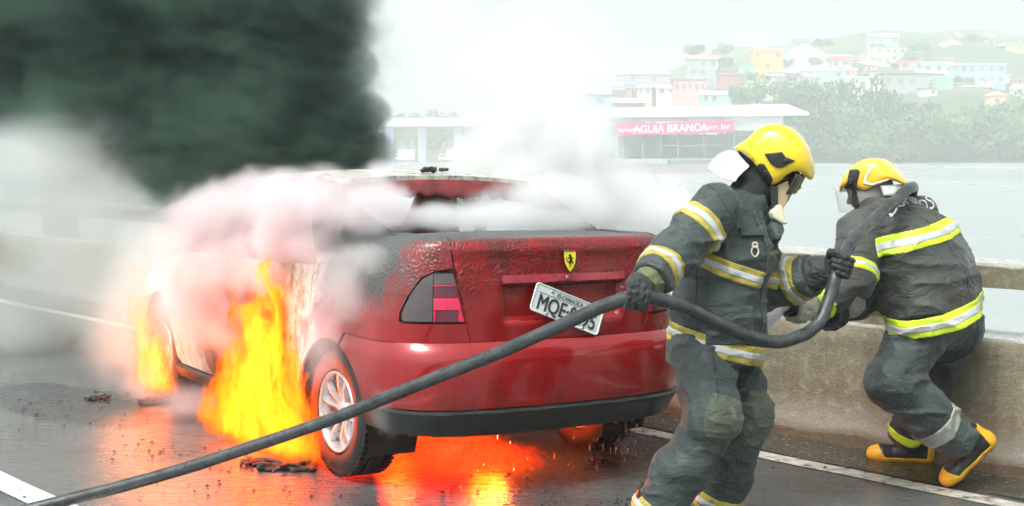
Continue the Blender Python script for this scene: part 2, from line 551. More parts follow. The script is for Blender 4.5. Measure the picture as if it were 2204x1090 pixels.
def under(parent_inv, vs): return [parent_inv @ Vector(v) for v in vs]
W = 0.34
def wall_prof():
    pr = [(S_WALL, -0.02)] + [(S_WALL + 0.0005 * k, 0.635 * k / 8) for k in range(1, 8)] + [(S_WALL + 0.004, 0.625), (S_WALL + 0.02, 0.645), (S_WALL + W - 0.02, 0.647), (S_WALL + W, 0.63), (S_WALL + W, -0.02)]
    return pr
vs, fs = lumpy_bar(wall_prof(), -9, 60, 0.12, 0.0035, 1)
o = mesh_obj('wall', under(par_inv, vs), fs, M_CONC, par); smooth_angle(o, 50)
vs, fs = lumpy_bar([(S_WALL + 0.018, 0.640), (S_WALL + 0.022, 0.655), (S_WALL + W - 0.03, 0.657), (S_WALL + W - 0.025, 0.640)], -9, 60, 0.12, 0.002, 2)
o = mesh_obj('wall_cap', under(par_inv, vs), fs, M_CTOP, par); smooth_angle(o, 50)
vs, fs = lumpy_bar([(S_WALL + 0.005, 0.895), (S_WALL + 0.0, 0.995), (S_WALL + 0.02, 1.005), (S_WALL + W - 0.02, 1.005), (S_WALL + W, 0.99), (S_WALL + W, 0.895)], -9, 60, 0.15, 0.003, 3)
o = mesh_obj('rail', under(par_inv, vs), fs, M_CONC, par); smooth_angle(o, 50)
vs, fs = lumpy_bar([(S_WALL + 0.012, 1.0), (S_WALL + 0.016, 1.014), (S_WALL + W - 0.03, 1.014), (S_WALL + W - 0.025, 1.0)], -9, 60, 0.15, 0.002, 5)
o = mesh_obj('rail_cap', under(par_inv, vs), fs, M_CTOP, par); smooth_angle(o, 50)
post_me = None
for i in range(-2, 16):
    t = -0.3 + 3.4 * i
    if post_me is None:
        pm = MB(); pm.box((0, 0, 0.125), (0.42, 0.24, 0.262))
        o = pm.build('post', M_CONC, par); bevel(o, 0.012); post_me = o.data
    else:
        o = bpy.data.objects.new('post', post_me); COL.objects.link(o); o.parent = par; bevel(o, 0.012)
    o.location = bridge(t, S_WALL + W / 2, 0.645) - par.location
    o.rotation_euler = (0, 0, BROT)

# ---- river
WATER_Z = -1.15
def water_material():
    m, nt, b = new_mat('river_water')
    p = nt.pos()
    mp = nt.scale(p, (0.35, 0.16, 1))
    n = nt.noise(mp, 1.6, 5, 0.6, 0.5).outputs[0]
    n2 = nt.noise(nt.scale(p, (0.02, 0.008, 1)), 1.0, 3).outputs[0]
    setp(nt, b, color=nt.mix(n2, (0.23, 0.26, 0.255), (0.34, 0.375, 0.365)), rough=nt.mapr(n2, 0.35, 0.65, 0.12, 0.3), normal=nt.bump(n, 0.35, 0.25))
    return m
wm = MB()
cs = [(-1500, -300), (1500, -300), (1500, 900), (-1500, 900)]
o = mesh_obj('river_water', [(x, y, WATER_Z) for x, y in cs], [(0, 1, 2, 3)], water_material(), smooth=False)
tag(o, 'grey rippled river beyond the bridge parapet', kind='structure')

# ---- far bank and hill
def hill_z(x, y):
    shore = 396 + 10 * math.sin(x * 0.02) - 0.03 * x
    d = y - shore
    if d < 0: return -2.5 + max(-2.0, d * 0.1)
    rise = 58 * min(1, max(0, (d - 12) / 285.0)) ** 0.9
    side = 1 / (1 + math.exp(-(x - 58) / 26.0))
    bumpy = 3.5 * math.sin(x * 0.05 + 1) * math.sin(y * 0.017) + 2.0 * math.sin(x * 0.11 + y * 0.03)
    z = -1.2 + min(2.2, d * 0.25) + rise * (0.10 + 0.90 * side) + bumpy * min(1, d / 80) * (0.25 + 0.75 * side)
    return z
def hill_material():
    m, nt, b = new_mat('hill_ground')
    p = nt.pos()
    n = nt.noise(p, 0.06, 5, 0.6).outputs[0]
    c = nt.ramp(n, [(0.35, (0.03, 0.07, 0.02)), (0.5, (0.06, 0.10, 0.035)), (0.65, (0.16, 0.13, 0.09))])
    setp(nt, b, color=c, rough=0.9)
    return m
xs = np.linspace(-500, 600, 140); ys = np.linspace(370, 1100, 90)
vs = [(x, y, hill_z(x, y)) for y in ys for x in xs]
fs = [(j * 140 + i, j * 140 + i + 1, (j + 1) * 140 + i + 1, (j + 1) * 140 + i) for j in range(89) for i in range(139)]
o = mesh_obj('hill', vs, fs, hill_material()); tag(o, 'built-up green hill on the far bank fading in the haze', kind='structure')
# ================================================================== FAR BANK: terminal, houses, trees
rng = random.Random(7)
def far_mat(name, col): return simple(name, col, .8, var=.08, nscale=.4)
M_FAR = {k: far_mat('far_' + k, c) for k, c in dict(white=(.74, .74, .70), cream=(.62, .56, .44), grey=(.34, .35, .36), dark=(.15, .16, .17), orange=(.80, .36, .10), mint=(.36, .70, .52), peach=(.80, .50, .30), pink=(.66, .36, .36), brick=(.36, .15, .10), blue=(.36, .46, .60), green=(.22, .52, .30), yellow=(.74, .62, .28), pane=(.17, .18, .19), tile=(.40, .20, .15), magenta=(.85, .015, .20), roofsheet=(.66, .66, .64), red=(.6, .08, .08)).items()}
M_HPAINT = {}
def wbox(mb, x0, y0, x1, y1, Y, depth):
    a, b = P(x0, y1, Y), P(x1, y0, Y)
    mb.box(((a.x + b.x) / 2, Y + depth / 2, (a.z + b.z) / 2), (abs(b.x - a.x), depth, abs(b.z - a.z)))
    return mb
def dep(y): return 450 + (230 - y) / 170.0 * 230
def house(rect, wall, roof, label, kind='flat', nwin=(3, 1), Y=None, group='houses on the hillside', win='pane', storey=True):
    x0, y0, x1, y1 = rect
    Y = Y or dep(y1)
    a, b = P(x0, y1, Y), P(x1, y0, Y)
    base = Vector(((a.x + b.x) / 2, Y, a.z))
    w, h = b.x - a.x, b.z - a.z
    d = max(5.0, w * .6)
    t = thing('house', label, 'house', base, group=group)
    foot = max(1.0, a.z - hill_z(base.x, Y) + 1.5)
    rz = rng.uniform(-.05, .05)
    t.rotation_euler = (0, 0, rz)
    m = MB(); m.box((0, d / 2, (h - foot) / 2), (w, d, h + foot)); m.build('wall', M_FAR[wall], t)
    m = MB()
    if kind == 'gable':
        m.prism([(-w / 2 - .4, h), (w / 2 + .4, h), (0, h + w * .26)], -.4, d + .4, Matrix(((1, 0, 0, 0), (0, 0, 1, 0), (0, 1, 0, 0), (0, 0, 0, 1))))
    elif kind == 'pitch':
        m.prism([(-.5, h), (d + .5, h), (d / 2, h + d * .26)], -w / 2 - .4, w / 2 + .4, Matrix(((0, 0, 1, 0), (1, 0, 0, 0), (0, 1, 0, 0), (0, 0, 0, 1))))
    else:
        m.box((0, d / 2, h + .2), (w + .8, d + .8, .45))
    m.build('roof', M_FAR[roof], t)
    nx, ny = nwin
    wm = None
    for j in range(ny):
        for i in range(nx):
            if rng.random() < .22: continue
            ww = min(2.2, w / nx * .45) * rng.uniform(.6, 1.15); wh = min(1.7, h / ny * .5) * rng.uniform(.7, 1.25)
            cx = -w / 2 + w * (i + .5) / nx + rng.uniform(-.06, .06) * w / nx; cz = h * (j + .55) / ny
            m = MB(); m.box((cx, -.02, cz), (ww, .12, wh)); wo = m.build('window', M_FAR[win], t)
    return t
H = [((1620, 108, 1686, 158), 'orange', 'peach', 'orange three storey block on the hillside, brightest of the houses', 'flat', (3, 2)),
     ((1690, 118, 1778, 142), 'white', 'white', 'white gabled house just right of the orange block', 'gable', (3, 1)),
     ((1872, 80, 1934, 100), 'blue', 'pink', 'pale house with a rosy roof crowning the hilltop', 'pitch', (4, 1)),
     ((1985, 142, 2056, 160), 'white', 'green', 'white house with a bright green roof', 'pitch', (3, 1)),
     ((2062, 140, 2166, 182), 'blue', 'white', 'long pale blue grey building of two storeys near the right edge', 'flat', (5, 2)),
     ((1820, 168, 1896, 200), 'white', 'white', 'white flat roofed house with dark openings above the tree belt', 'flat', (3, 1)),
     ((1730, 152, 1818, 172), 'mint', 'white', 'mint green house half hidden by the trees', 'flat', (3, 1)),
     ((1900, 160, 2000, 192), 'grey', 'dark', 'wide dark grey house beside the white flat roofed one', 'flat', (4, 1)),
     ((2014, 168, 2052, 196), 'green', 'mint', 'small bright green walled house', 'flat', (1, 1)),
     ((2130, 206, 2166, 230), 'peach', 'peach', 'peach coloured house low among the trees at right', 'gable', (1, 1)),
     ((1330, 160, 1440, 198), 'grey', 'white', 'grey block under a long flat white roof left on the slope', 'flat', (5, 2)),
     ((1450, 172, 1520, 206), 'pink', 'tile', 'row of faded pink houses above the terminal roof', 'flat', (5, 1)),
     ((1284, 187, 1316, 212), 'white', 'white', 'small white cube house at the left end of the slope', 'flat', (1, 1)),
     ((1252, 206, 1332, 236), 'blue', 'dark', 'low blue grey shed left of the terminal', 'flat', (3, 1)),
     ((1318, 222, 1388, 238), 'brick', 'pink', 'low brick red house close behind the terminal roof', 'pitch', (3, 1)),
     ((1510, 204, 1566, 222), 'mint', 'white', 'white roofed pavilion just above the terminal', 'pitch', (3, 1)),
     ((1480, 128, 1546, 166), 'grey', 'tile', 'grey house on the shoulder of the hill left of the orange block', 'pitch', (3, 2)),
     ((1592, 142, 1624, 170), 'mint', 'green', 'pale green house leaning against the orange block', 'flat', (1, 1)),
     ((1548, 160, 1606, 190), 'brick', 'grey', 'dull brick house below the pale green one', 'flat', (2, 1)),
     ((2172, 96, 2204, 132), 'yellow', 'cream', 'yellow house on the skyline at the right edge', 'flat', (2, 2)),
     ((2062, 82, 2142, 104), 'grey', 'tile', 'broad tiled house on the right hand hilltop', 'pitch', (4, 1)),
     ((1868, 104, 1952, 132), 'cream', 'grey', 'cream terraced block under the rosy roofed house', 'flat', (5, 2)),
     ((1710, 86, 1742, 104), 'grey', 'grey', 'small grey house on the skyline beside a round tree', 'flat', (2, 1)),
     ((1790, 130, 1850, 148), 'cream', 'red', 'cream house with a red roof in the middle of the hill', 'pitch', (3, 1)),
     ((1936, 132, 1984, 152), 'pink', 'red', 'rose house with red awnings below the hilltop', 'flat', (2, 1)),
     ((2030, 96, 2070, 118), 'white', 'white', 'white hilltop house left of the broad tiled one', 'gable', (2, 1))]
for h in H: house(*h)
SHORT = ['orange block', 'white gabled house', 'rosy roofed house', 'green roofed house', 'long blue grey building', 'white flat roofed house', 'mint green house', 'dark grey house', 'bright green house', 'peach house', 'flat white roof', 'row of pink houses', 'white cube house', 'blue grey shed', 'brick red house', 'white roofed pavilion', 'grey shoulder house', 'pale green house', 'dull brick house', 'yellow skyline house', 'broad tiled house', 'cream terraced block', 'grey skyline house', 'red roofed house', 'rose house', 'white hilltop house']
MARKS = [((h[0][0] + h[0][2]) / 2, (h[0][1] + h[0][3]) / 2, s) for h, s in zip(H, SHORT)]
USED = set()
def where(base, x, y, only_x=False):
    """base told apart by the nearest house one can name"""
    for mx, my, s in sorted(MARKS, key=lambda m: abs(m[0] - x) if only_x else math.hypot(m[0] - x, (m[1] - y) * 1.5))[:6]:
        dx, dy = x - mx, y - my
        if only_x: d = 'straight below the' if abs(dx) < 9 else ('below and right of the' if dx > 0 else 'below and left of the')
        else: d = ('right of the' if dx > 0 else 'left of the') if abs(dx) > abs(dy) * 1.5 else ('below the' if dy > 0 else 'above the')
        t = base + ' ' + d + ' ' + s
        if t not in USED:
            USED.add(t); return t
    return base
walls = ['white', 'cream', 'grey', 'pink', 'blue', 'brick']
small_me = {}
for i in range(84):
    x = rng.uniform(1300, 2190); lim = 205 - (x - 1300) * .13 if x < 1750 else 110
    y1 = rng.uniform(max(104, lim), 206); w = rng.uniform(20, 46); hh = rng.uniform(10, 20)
    k = rng.choice(walls)
    house((x, y1 - hh, x + w, y1), k, rng.choice(['tile', 'white', 'grey', 'dark', 'pink']), where({'white': 'small whitish house', 'cream': 'small cream house', 'grey': 'small grey house', 'pink': 'small dull pink house', 'blue': 'small bluish house', 'brick': 'small brown brick house'}[k], x + w / 2, y1 - hh / 2),
          rng.choice(['flat', 'pitch']), (2, 1), Y=dep(y1) + 6, group='small ' + k + ' houses on the hillside')
# mast on the skyline
m = MB(); b0 = P(2144, 108, 690); m.tube([(0, 0, -4), (0, 0, (P(2144, 52, 690) - b0).z)], [.5, .18], 6); m.box((0, 0, 6), (3.0, .2, .2))
tag(m.build('radio_mast', M_FAR['grey'], loc=b0), 'thin radio mast on the skyline at right', 'mast')

# ---- river terminal with its sign
TY = 372.0
def tb(name, x0, y0, x1, y1, Y, d, mat, parent):
    m = MB(); wbox(m, x0, y0, x1, y1, Y, d); m.v = [tuple(Vector(v) - parent.location) for v in m.v]
    return m.build(name, mat, parent)
term = thing('terminal_building', 'open sided river terminal with a long pale roof and a pink sign', 'terminal', P(1500, 352, TY))
a0, a1, a2, a3 = P(1000, 252, TY), P(1660, 246, TY), P(1742, 246, TY), P(1690, 224, TY + 26)
l3 = P(1000, 243, TY + 26)
rm = MB()
top = [P(1000, 250, TY), P(1742, 243, TY), P(1692, 224, TY + 30), P(1000, 241, TY + 30)]
rm.add([p - term.location for p in top] + [p - term.location - Vector((0, 0, .7)) for p in top], [(0, 1, 2, 3), (7, 6, 5, 4), (0, 4, 5, 1), (1, 5, 6, 2), (2, 6, 7, 3), (3, 7, 4, 0)])
rm.build('roof', M_FAR['roofsheet'], term)
tb('fascia', 1482, 247, 1686, 281, TY + 2, 1.2, M_FAR['roofsheet'], term)
tb('fascia', 1000, 252, 1482, 262, TY + 2, 1.2, M_FAR['cream'], term)
tb('back_wall', 1330, 290, 1684, 345, TY + 24, 1.0, M_FAR['grey'], term)
sg = tb('sign_board', 1328, 261, 1578, 286, TY + .4, .5, M_FAR['magenta'], term)
sl_ = (P(1578, 261, TY) - P(1328, 269, TY))
for v in sg.data.vertices:                                       # the sign follows the roof's slight fall
    f = (v.co.x + term.location.x - P(1328, 0, TY).x) / sl_.x
    v.co.z += (f - .5) * 8 * TY / FPX - .35
M_SIGNW = simple('sign_white', (.85, .85, .84), .6, var=.03)
sw = P(1578, 270, TY).x - P(1328, 270, TY).x
def sign_text(body, fx, size, sx=1.0, bold=0.0):
    c = P(1328 + 250 * fx, 274.5 - 8 * (fx - .5) + 2.5, TY + .12)
    text_far('lettering', body, size, Matrix.Translation(c - term.location) @ Matrix.Rotation(-math.atan2(-8, 250) * 1.0, 4, 'Y').inverted() @ Matrix.Rotation(R(90), 4, 'X'), M_SIGNW, sg, sx, bold)
def text_far(name, body, size, M, mat, parent, sx, bold):
    cu = bpy.data.curves.new(name, 'FONT'); cu.body = body; cu.size = size; cu.extrude = .03; cu.align_x = 'CENTER'; cu.align_y = 'CENTER'; cu.resolution_u = 3; cu.offset = bold
    t = bpy.data.objects.new('tmp', cu); COL.objects.link(t)
    me = bpy.data.meshes.new_from_object(t.evaluated_get(bpy.context.evaluated_depsgraph_get()))
    bpy.data.objects.remove(t); bpy.data.curves.remove(cu)
    me.transform(Matrix.Diagonal((sx, 1, 1, 1))); me.transform(M); me.materials.clear()
    link_mesh(name, me, mat, parent, False)
sign_text('www.', .115, 2.2, 1.25)
sign_text('AGUIA BRANCA', .46, 2.9, .93, .04)
sign_text('.com.br', .83, 2.2, 1.35)
for x in (1340, 1384, 1422, 1460, 1516, 1580, 1640, 1682):
    tb('column', x - 2.2, 281, x + 2.2, 352, TY + 1.6, .6, M_FAR['dark'], term)
tb('deck', 1290, 342, 1700, 352, TY - 2, 28, M_FAR['grey'], term)
for x in (1320, 1360, 1400, 1440, 1480, 1520, 1560, 1600, 1640, 1680):
    tb('pile', x - 3, 351, x + 3, 366, TY, 1.0, M_FAR['dark'], term)
rl = tb('deck_rail', 1380, 313, 1560, 315, TY - 1.5, .2, M_FAR['dark'], term)
for i in range(26):
    x = 1382 + i * 7
    tb('baluster', x - .8, 315, x + .8, 342, TY - 1.45, .12, M_FAR['dark'], rl)
tb('pontoon', 1440, 345, 1565, 364, TY - 8, 5, M_FAR['dark'], term)
# landing shed further left behind the smoke
shed = thing('landing_shed', 'pale flat roofed landing shed on dark pillars seen through the smoke', 'shed', P(960, 350, TY - 12))
def sb_(n, x0, y0, x1, y1, Y, d, m): return tb(n, x0, y0, x1, y1, Y, d, m, shed)
sb_('roof', 826, 254, 1130, 272, TY - 12, 22, M_FAR['roofsheet'])
for x in (838, 908, 985, 1060, 1120): sb_('pillar', x - 8, 272, x + 8, 352, TY - 10, 2, M_FAR['blue'])
sb_('deck', 815, 350, 1140, 362, TY - 13, 24, M_FAR['grey'])
for x0, x1, lb in ((846, 892, 'white van parked under the landing shed at its left pillar'), (944, 1014, 'white box truck parked under the landing shed')):
    tv = thing('parked_van', lb, 'van', P((x0 + x1) / 2, 350, TY - 9))
    def vb(n, a, b, c, d_, mt, Y=TY - 9, dd=3): return tb(n, a, b, c, d_, Y, dd, mt, tv)
    w = x1 - x0
    vb('body', x0 + w * .25, 322, x1, 345, M_FAR['white']); vb('cab', x0, 331, x0 + w * .24, 345, M_FAR['white']); vb('windscreen', x0 + w * .03, 333, x0 + w * .2, 338, M_FAR['pane'], TY - 9.05, .3)
    for f in (.15, .78): vb('wheel', x0 + w * f - 3, 343, x0 + w * f + 3, 350, M_FAR['dark'], TY - 9.1, .5)

# ---- trees on the bank and the hill
def leaf_material(name, c0, c1):
    m, nt, b = new_mat(name)
    n = nt.noise(nt.obj(), 3.2, 4, .65).outputs[0]
    i = nt.n('ShaderNodeObjectInfo').outputs['Random']
    c = nt.mix(nt.mapr(n, .3, .7), c0, c1)
    c = nt.mix(nt.math('MULTIPLY', i, .5), c, (0.10, 0.12, 0.03))
    setp(nt, b, color=c, rough=.75)
    return m
M_LEAF = leaf_material('shore_leaves', (.025, .09, .018), (.11, .27, .07))
M_BARK = far_mat('far_bark', (.10, .08, .06))
def crown_mesh(seed, n=900):
    r = random.Random(seed)
    blobs = [(Vector((r.uniform(-.55, .55), r.uniform(-.5, .5), r.uniform(.42, .95))), r.uniform(.20, .40)) for _ in range(9)]
    vs, fs = [], []
    for _ in range(n):
        c, rad = r.choice(blobs)
        d = Vector((r.gauss(0, 1), r.gauss(0, 1), r.gauss(0, 1))).normalized() * rad * r.uniform(.6, 1.05)
        p = c + Vector((d.x, d.y, d.z * .8))
        s = r.uniform(.045, .085)
        a = Vector((r.gauss(0, 1), r.gauss(0, 1), r.gauss(0, .6))).normalized(); b = a.orthogonal().normalized(); 
        k = len(vs)
        vs += [p - a * s, p + b * s * .7, p + a * s, p - b * s * .7]; fs.append((k, k + 1, k + 2, k + 3))
    return vs, fs
def trunk_mesh(seed):
    r = random.Random(seed); m = MB()
    lean = r.uniform(-.12, .12)
    m.tube([(0, 0, -.08), (lean * .4, 0, .2), (lean, 0, .5), (lean * 1.3, 0, .75)], [.030, .024, .016, .006], 6)
    for _ in range(4):
        a = r.uniform(0, 6.28); m.tube([(lean * .8, 0, r.uniform(.3, .5)), (lean + .3 * math.cos(a), .3 * math.sin(a), r.uniform(.55, .8))], [.014, .004], 5)
    return m
CROWNS = [bpy.data.meshes.new('crown') for _ in range(5)]
for i, me in enumerate(CROWNS):
    v, f = crown_mesh(100 + i); me.from_pydata([tuple(q) for q in v], [], f); me.materials.append(M_LEAF)
TRUNKS = []
for i in range(5):
    t = trunk_mesh(200 + i); me = bpy.data.meshes.new('trunk'); me.from_pydata(t.v, [], t.f); me.materials.append(M_BARK); TRUNKS.append(me)
TL = {0: 'tall hazy tree in the belt along the far shore', 1: 'broad hazy tree in the belt along the far shore', 2: 'low mangrove bush at the far waterline'}
def tree(x, y0, y1, wpx, Y, label, group, name='tree', i=None):
    if label in (TL[0], TL[1], TL[2]): label = where({TL[0]: 'tall hazy shore tree', TL[1]: 'broad hazy shore tree', TL[2]: 'low mangrove bush'}[label], x, y1, True)
    elif label.startswith('rounded tree'): label = where('rounded hillside tree', x, (y0 + y1) / 2)
    if label == 'rounded hillside tree': label = 'small rounded hillside tree crowded in among others, %s of the orange block' % ('left' if x < 1650 else 'right' if x < 1850 else 'far right')
    b = P(x, y1, Y); hgt = P(x, y0, Y).z - b.z; w = wpx * Y / FPX
    k = rng.randrange(5) if i is None else i
    t = thing(name, label, 'tree', b, (0, 0, rng.uniform(0, 6.28)), group)
    for me, nm in ((CROWNS[k], 'crown'), (TRUNKS[k], 'trunk')):
        o = bpy.data.objects.new(nm, me); COL.objects.link(o); o.parent = t; o.scale = (w / 1.5, w / 1.5, hgt / 1.15)
for x in range(1585, 2260, 34):
    y0 = 205 + 30 * math.sin(x * .013) + rng.uniform(-14, 18)
    tree(x + rng.uniform(-8, 8), y0, 335, rng.uniform(70, 110), 425 + rng.uniform(0, 18), TL[0], 'tall trees along the far shore')
for x in range(1720, 2260, 40):
    tree(x + rng.uniform(-10, 10), rng.uniform(228, 262), 343, rng.uniform(85, 130), 410 + rng.uniform(0, 8), TL[1], 'broad trees along the far shore')
for x in range(1700, 2260, 30):
    tree(x + rng.uniform(-8, 8), rng.uniform(292, 318), 352, rng.uniform(55, 90), 398 + rng.uniform(0, 6), TL[2], 'mangrove bushes at the far waterline', 'bush')
tree(2052, 226, 340, 120, 400, 'leaning tree with a visible forked trunk at the far waterline', 'trees along the far shore')
for x, y0, y1, w in ((1640, 168, 230, 90), (1600, 180, 240, 80), (1700, 170, 240, 70), (1770, 82, 104, 50), (1750, 172, 240, 80), (1985, 90, 118, 40), (2100, 66, 100, 60), (1560, 122, 150, 40)):
    tree(x, y0, y1, w, dep(y1) - 8, 'rounded tree growing between houses on the hillside', 'trees between the hillside houses')
for i in range(34):
    x = rng.uniform(1480, 2200); y1 = rng.uniform(112, 200)
    tree(x, y1 - rng.uniform(16, 30), y1, rng.uniform(30, 60), dep(y1) + 3, 'rounded tree growing between houses on the hillside', 'trees between the hillside houses')
for x in range(830, 1330, 46):
    tree(x + rng.uniform(-10, 10), rng.uniform(225, 262), 345, rng.uniform(60, 100), 405 + rng.uniform(0, 30), 'far bank tree behind the steam, ' + ('left of the landing shed' if x < 850 else 'beside the landing shed' if x < 1130 else 'between the shed and the terminal') + ', ' + ['thin crowned', 'broad crowned', 'tall crowned', 'low crowned', 'loose crowned', 'dense crowned', 'narrow crowned'][((x - 830) // 46) % 7], 'trees behind the steam')
# ================================================================== THE BURNING CAR
CAR = thing('burning_car', 'dark red four door sedan on fire, seen from its rear left corner with blistered paint', 'car', (0.25, 6.25, 0.0), (0, R(0.9), R(32)))
CAR_M = Matrix.Translation((0.25, 6.25, 0)) @ Matrix.Rotation(R(32), 4, 'Z') @ Matrix.Rotation(R(0.9), 4, 'Y')
def car_pt(x, y, z): return CAR_M @ Vector((x, y, z))

# ---- plan outline of the body: half width w against distance y from the tail, run by length s from the tail's middle
_ctrl = [(0, 0), (.25, .008), (.45, .03), (.58, .062), (.67, .108), (.735, .175), (.775, .27), (.795, .42), (.808, .8), (.815, 1.6), (.815, 2.6), (.80, 3.3), (.765, 3.75), (.66, 4.05), (.40, 4.2), (0, 4.25)]
_pl = [(p.x, p.y) for p in catmull([(a, b, 0) for a, b in _ctrl], 24)]
_pw = np.array([p[0] for p in _pl]); _py = np.array([p[1] for p in _pl])
_ps = np.concatenate([[0], np.cumsum(np.hypot(np.diff(_pw), np.diff(_py)))])
_tw = np.gradient(_pw, _ps); _ty = np.gradient(_py, _ps)
_tl = np.hypot(_tw, _ty); _tw /= _tl; _ty /= _tl
S_END = float(_ps[-1])
def s_of_y(y):
    i0 = int(np.argmax(_py > 0.2)); i1 = int(np.argmax(_py > 4.1))
    return float(np.interp(y, _py[i0:i1], _ps[i0:i1]))
def sstep(a, b, x):
    t = min(1, max(0, (x - a) / (b - a))); return t * t * (3 - 2 * t)
_side = ([.18, .25, .35, .5, .65, .80, .92, 1.0, 1.05, 1.085, 1.105, 1.118, 1.122], [.075, .035, .012, 0, 0, .006, .018, .034, .055, .088, .13, .19, .235])
_rear = ([.28, .33, .41, .5, .62, .69, .72, .85, .95, 1.03, 1.08, 1.105, 1.118, 1.122], [.09, .05, .035, .05, .055, .052, .050, .040, .040, .046, .052, .062, .085, .125])
_bump = ([.28, .31, .37, .40, .45, .55, .63, .67, .69, .695], [.11, .07, .03, .005, -.004, -.008, -.004, .012, .034, .055])
def body_pt(s, z, prof='body', push=0.0):
    a = abs(s)
    w = float(np.interp(a, _ps, _pw)); y = float(np.interp(a, _ps, _py))
    tw = float(np.interp(a, _ps, _tw)); ty = float(np.interp(a, _ps, _ty))
    nw, ny = ty, -tw                                              # outward in plan
    wr = 1 - sstep(.60, 1.0, a)
    sd = float(np.interp(z, *_side))
    if a > 3.6: sd += 0.10 * sstep(.62, .9, z)
    if prof == 'bumper':
        bo = float(np.interp(z, *_bump)); o_ = wr * bo + (1 - wr) * (sd * .6 + (bo + .008) * .35 - .006)
    else:
        o_ = wr * float(np.interp(z, *_rear)) + (1 - wr) * sd
    o_ -= push
    w -= nw * o_; y -= ny * o_
    return Vector((-w if s > 0 else w, y, z + .028 * sstep(1.0, 1.12, z)))
def in_poly(p, poly):
    x, y = p; c = False; n = len(poly)
    for i in range(n):
        x1, y1 = poly[i]; x2, y2 = poly[(i + 1) % n]
        if (y1 > y) != (y2 > y) and x < (x2 - x1) * (y - y1) / (y2 - y1) + x1: c = not c
    return c
def dense(poly, step):
    out = []
    n = len(poly)
    for i in range(n):
        a, b = poly[i], poly[(i + 1) % n]
        k = max(1, int(math.hypot(b[0] - a[0], b[1] - a[1]) / step))
        for j in range(k): out.append((a[0] + (b[0] - a[0]) * j / k, a[1] + (b[1] - a[1]) * j / k))
    return out
def sheet(poly, step=(.03, .02), holes=()):
    """Triangles filling an outline (with holes): (points, faces)."""
    loops = [dense(poly, min(step))] + [dense(h, min(step)) for h in holes]
    pts, edges = [], []
    for L in loops:
        n0 = len(pts); pts += L
        edges += [(n0 + i, n0 + (i + 1) % len(L)) for i in range(len(L))]
    x0, x1 = min(p[0] for p in poly), max(p[0] for p in poly); y0, y1 = min(p[1] for p in poly), max(p[1] for p in poly)
    nb = np.array(pts)
    for i in range(1, int((x1 - x0) / step[0]) + 1):
        for j in range(1, int((y1 - y0) / step[1]) + 1):
            q = (x0 + i * step[0] + (step[0] / 2 if j % 2 else 0), y0 + j * step[1])
            if in_poly(q, poly) and not any(in_poly(q, h) for h in holes) and np.min(np.hypot(nb[:, 0] - q[0], nb[:, 1] - q[1])) > .45 * min(step): pts.append(q)
    r = delaunay_2d_cdt([Vector(p) for p in pts], edges, [], 0, 1e-5)
    vs = [(v.x, v.y) for v in r[0]]
    fs = []
    for f in r[2]:
        c = (sum(vs[i][0] for i in f) / len(f), sum(vs[i][1] for i in f) / len(f))
        if in_poly(c, poly) and not any(in_poly(c, h) for h in holes): fs.append(tuple(f))
    return vs, fs
def panel(name, poly, mat, parent, fn, step=(.03, .02), holes=(), thick=.012, flip=False, both=False):
    vs, fs = sheet(poly, step, holes)
    outs = []
    for sgn in ((1, -1) if both else (1,)):
        V = [fn(sgn * a, b) for a, b in vs]
        fl = flip != (sgn < 0)
        F = [f[::-1] for f in fs] if fl else fs
        o = mesh_obj(name, V, F, mat, parent)
        if thick:
            md = o.modifiers.new('thickness', 'SOLIDIFY'); md.thickness = thick; md.offset = -1
            es = o.modifiers.new('edges', 'EDGE_SPLIT'); es.split_angle = R(45)
        outs.append(o)
    return outs if both else outs[0]

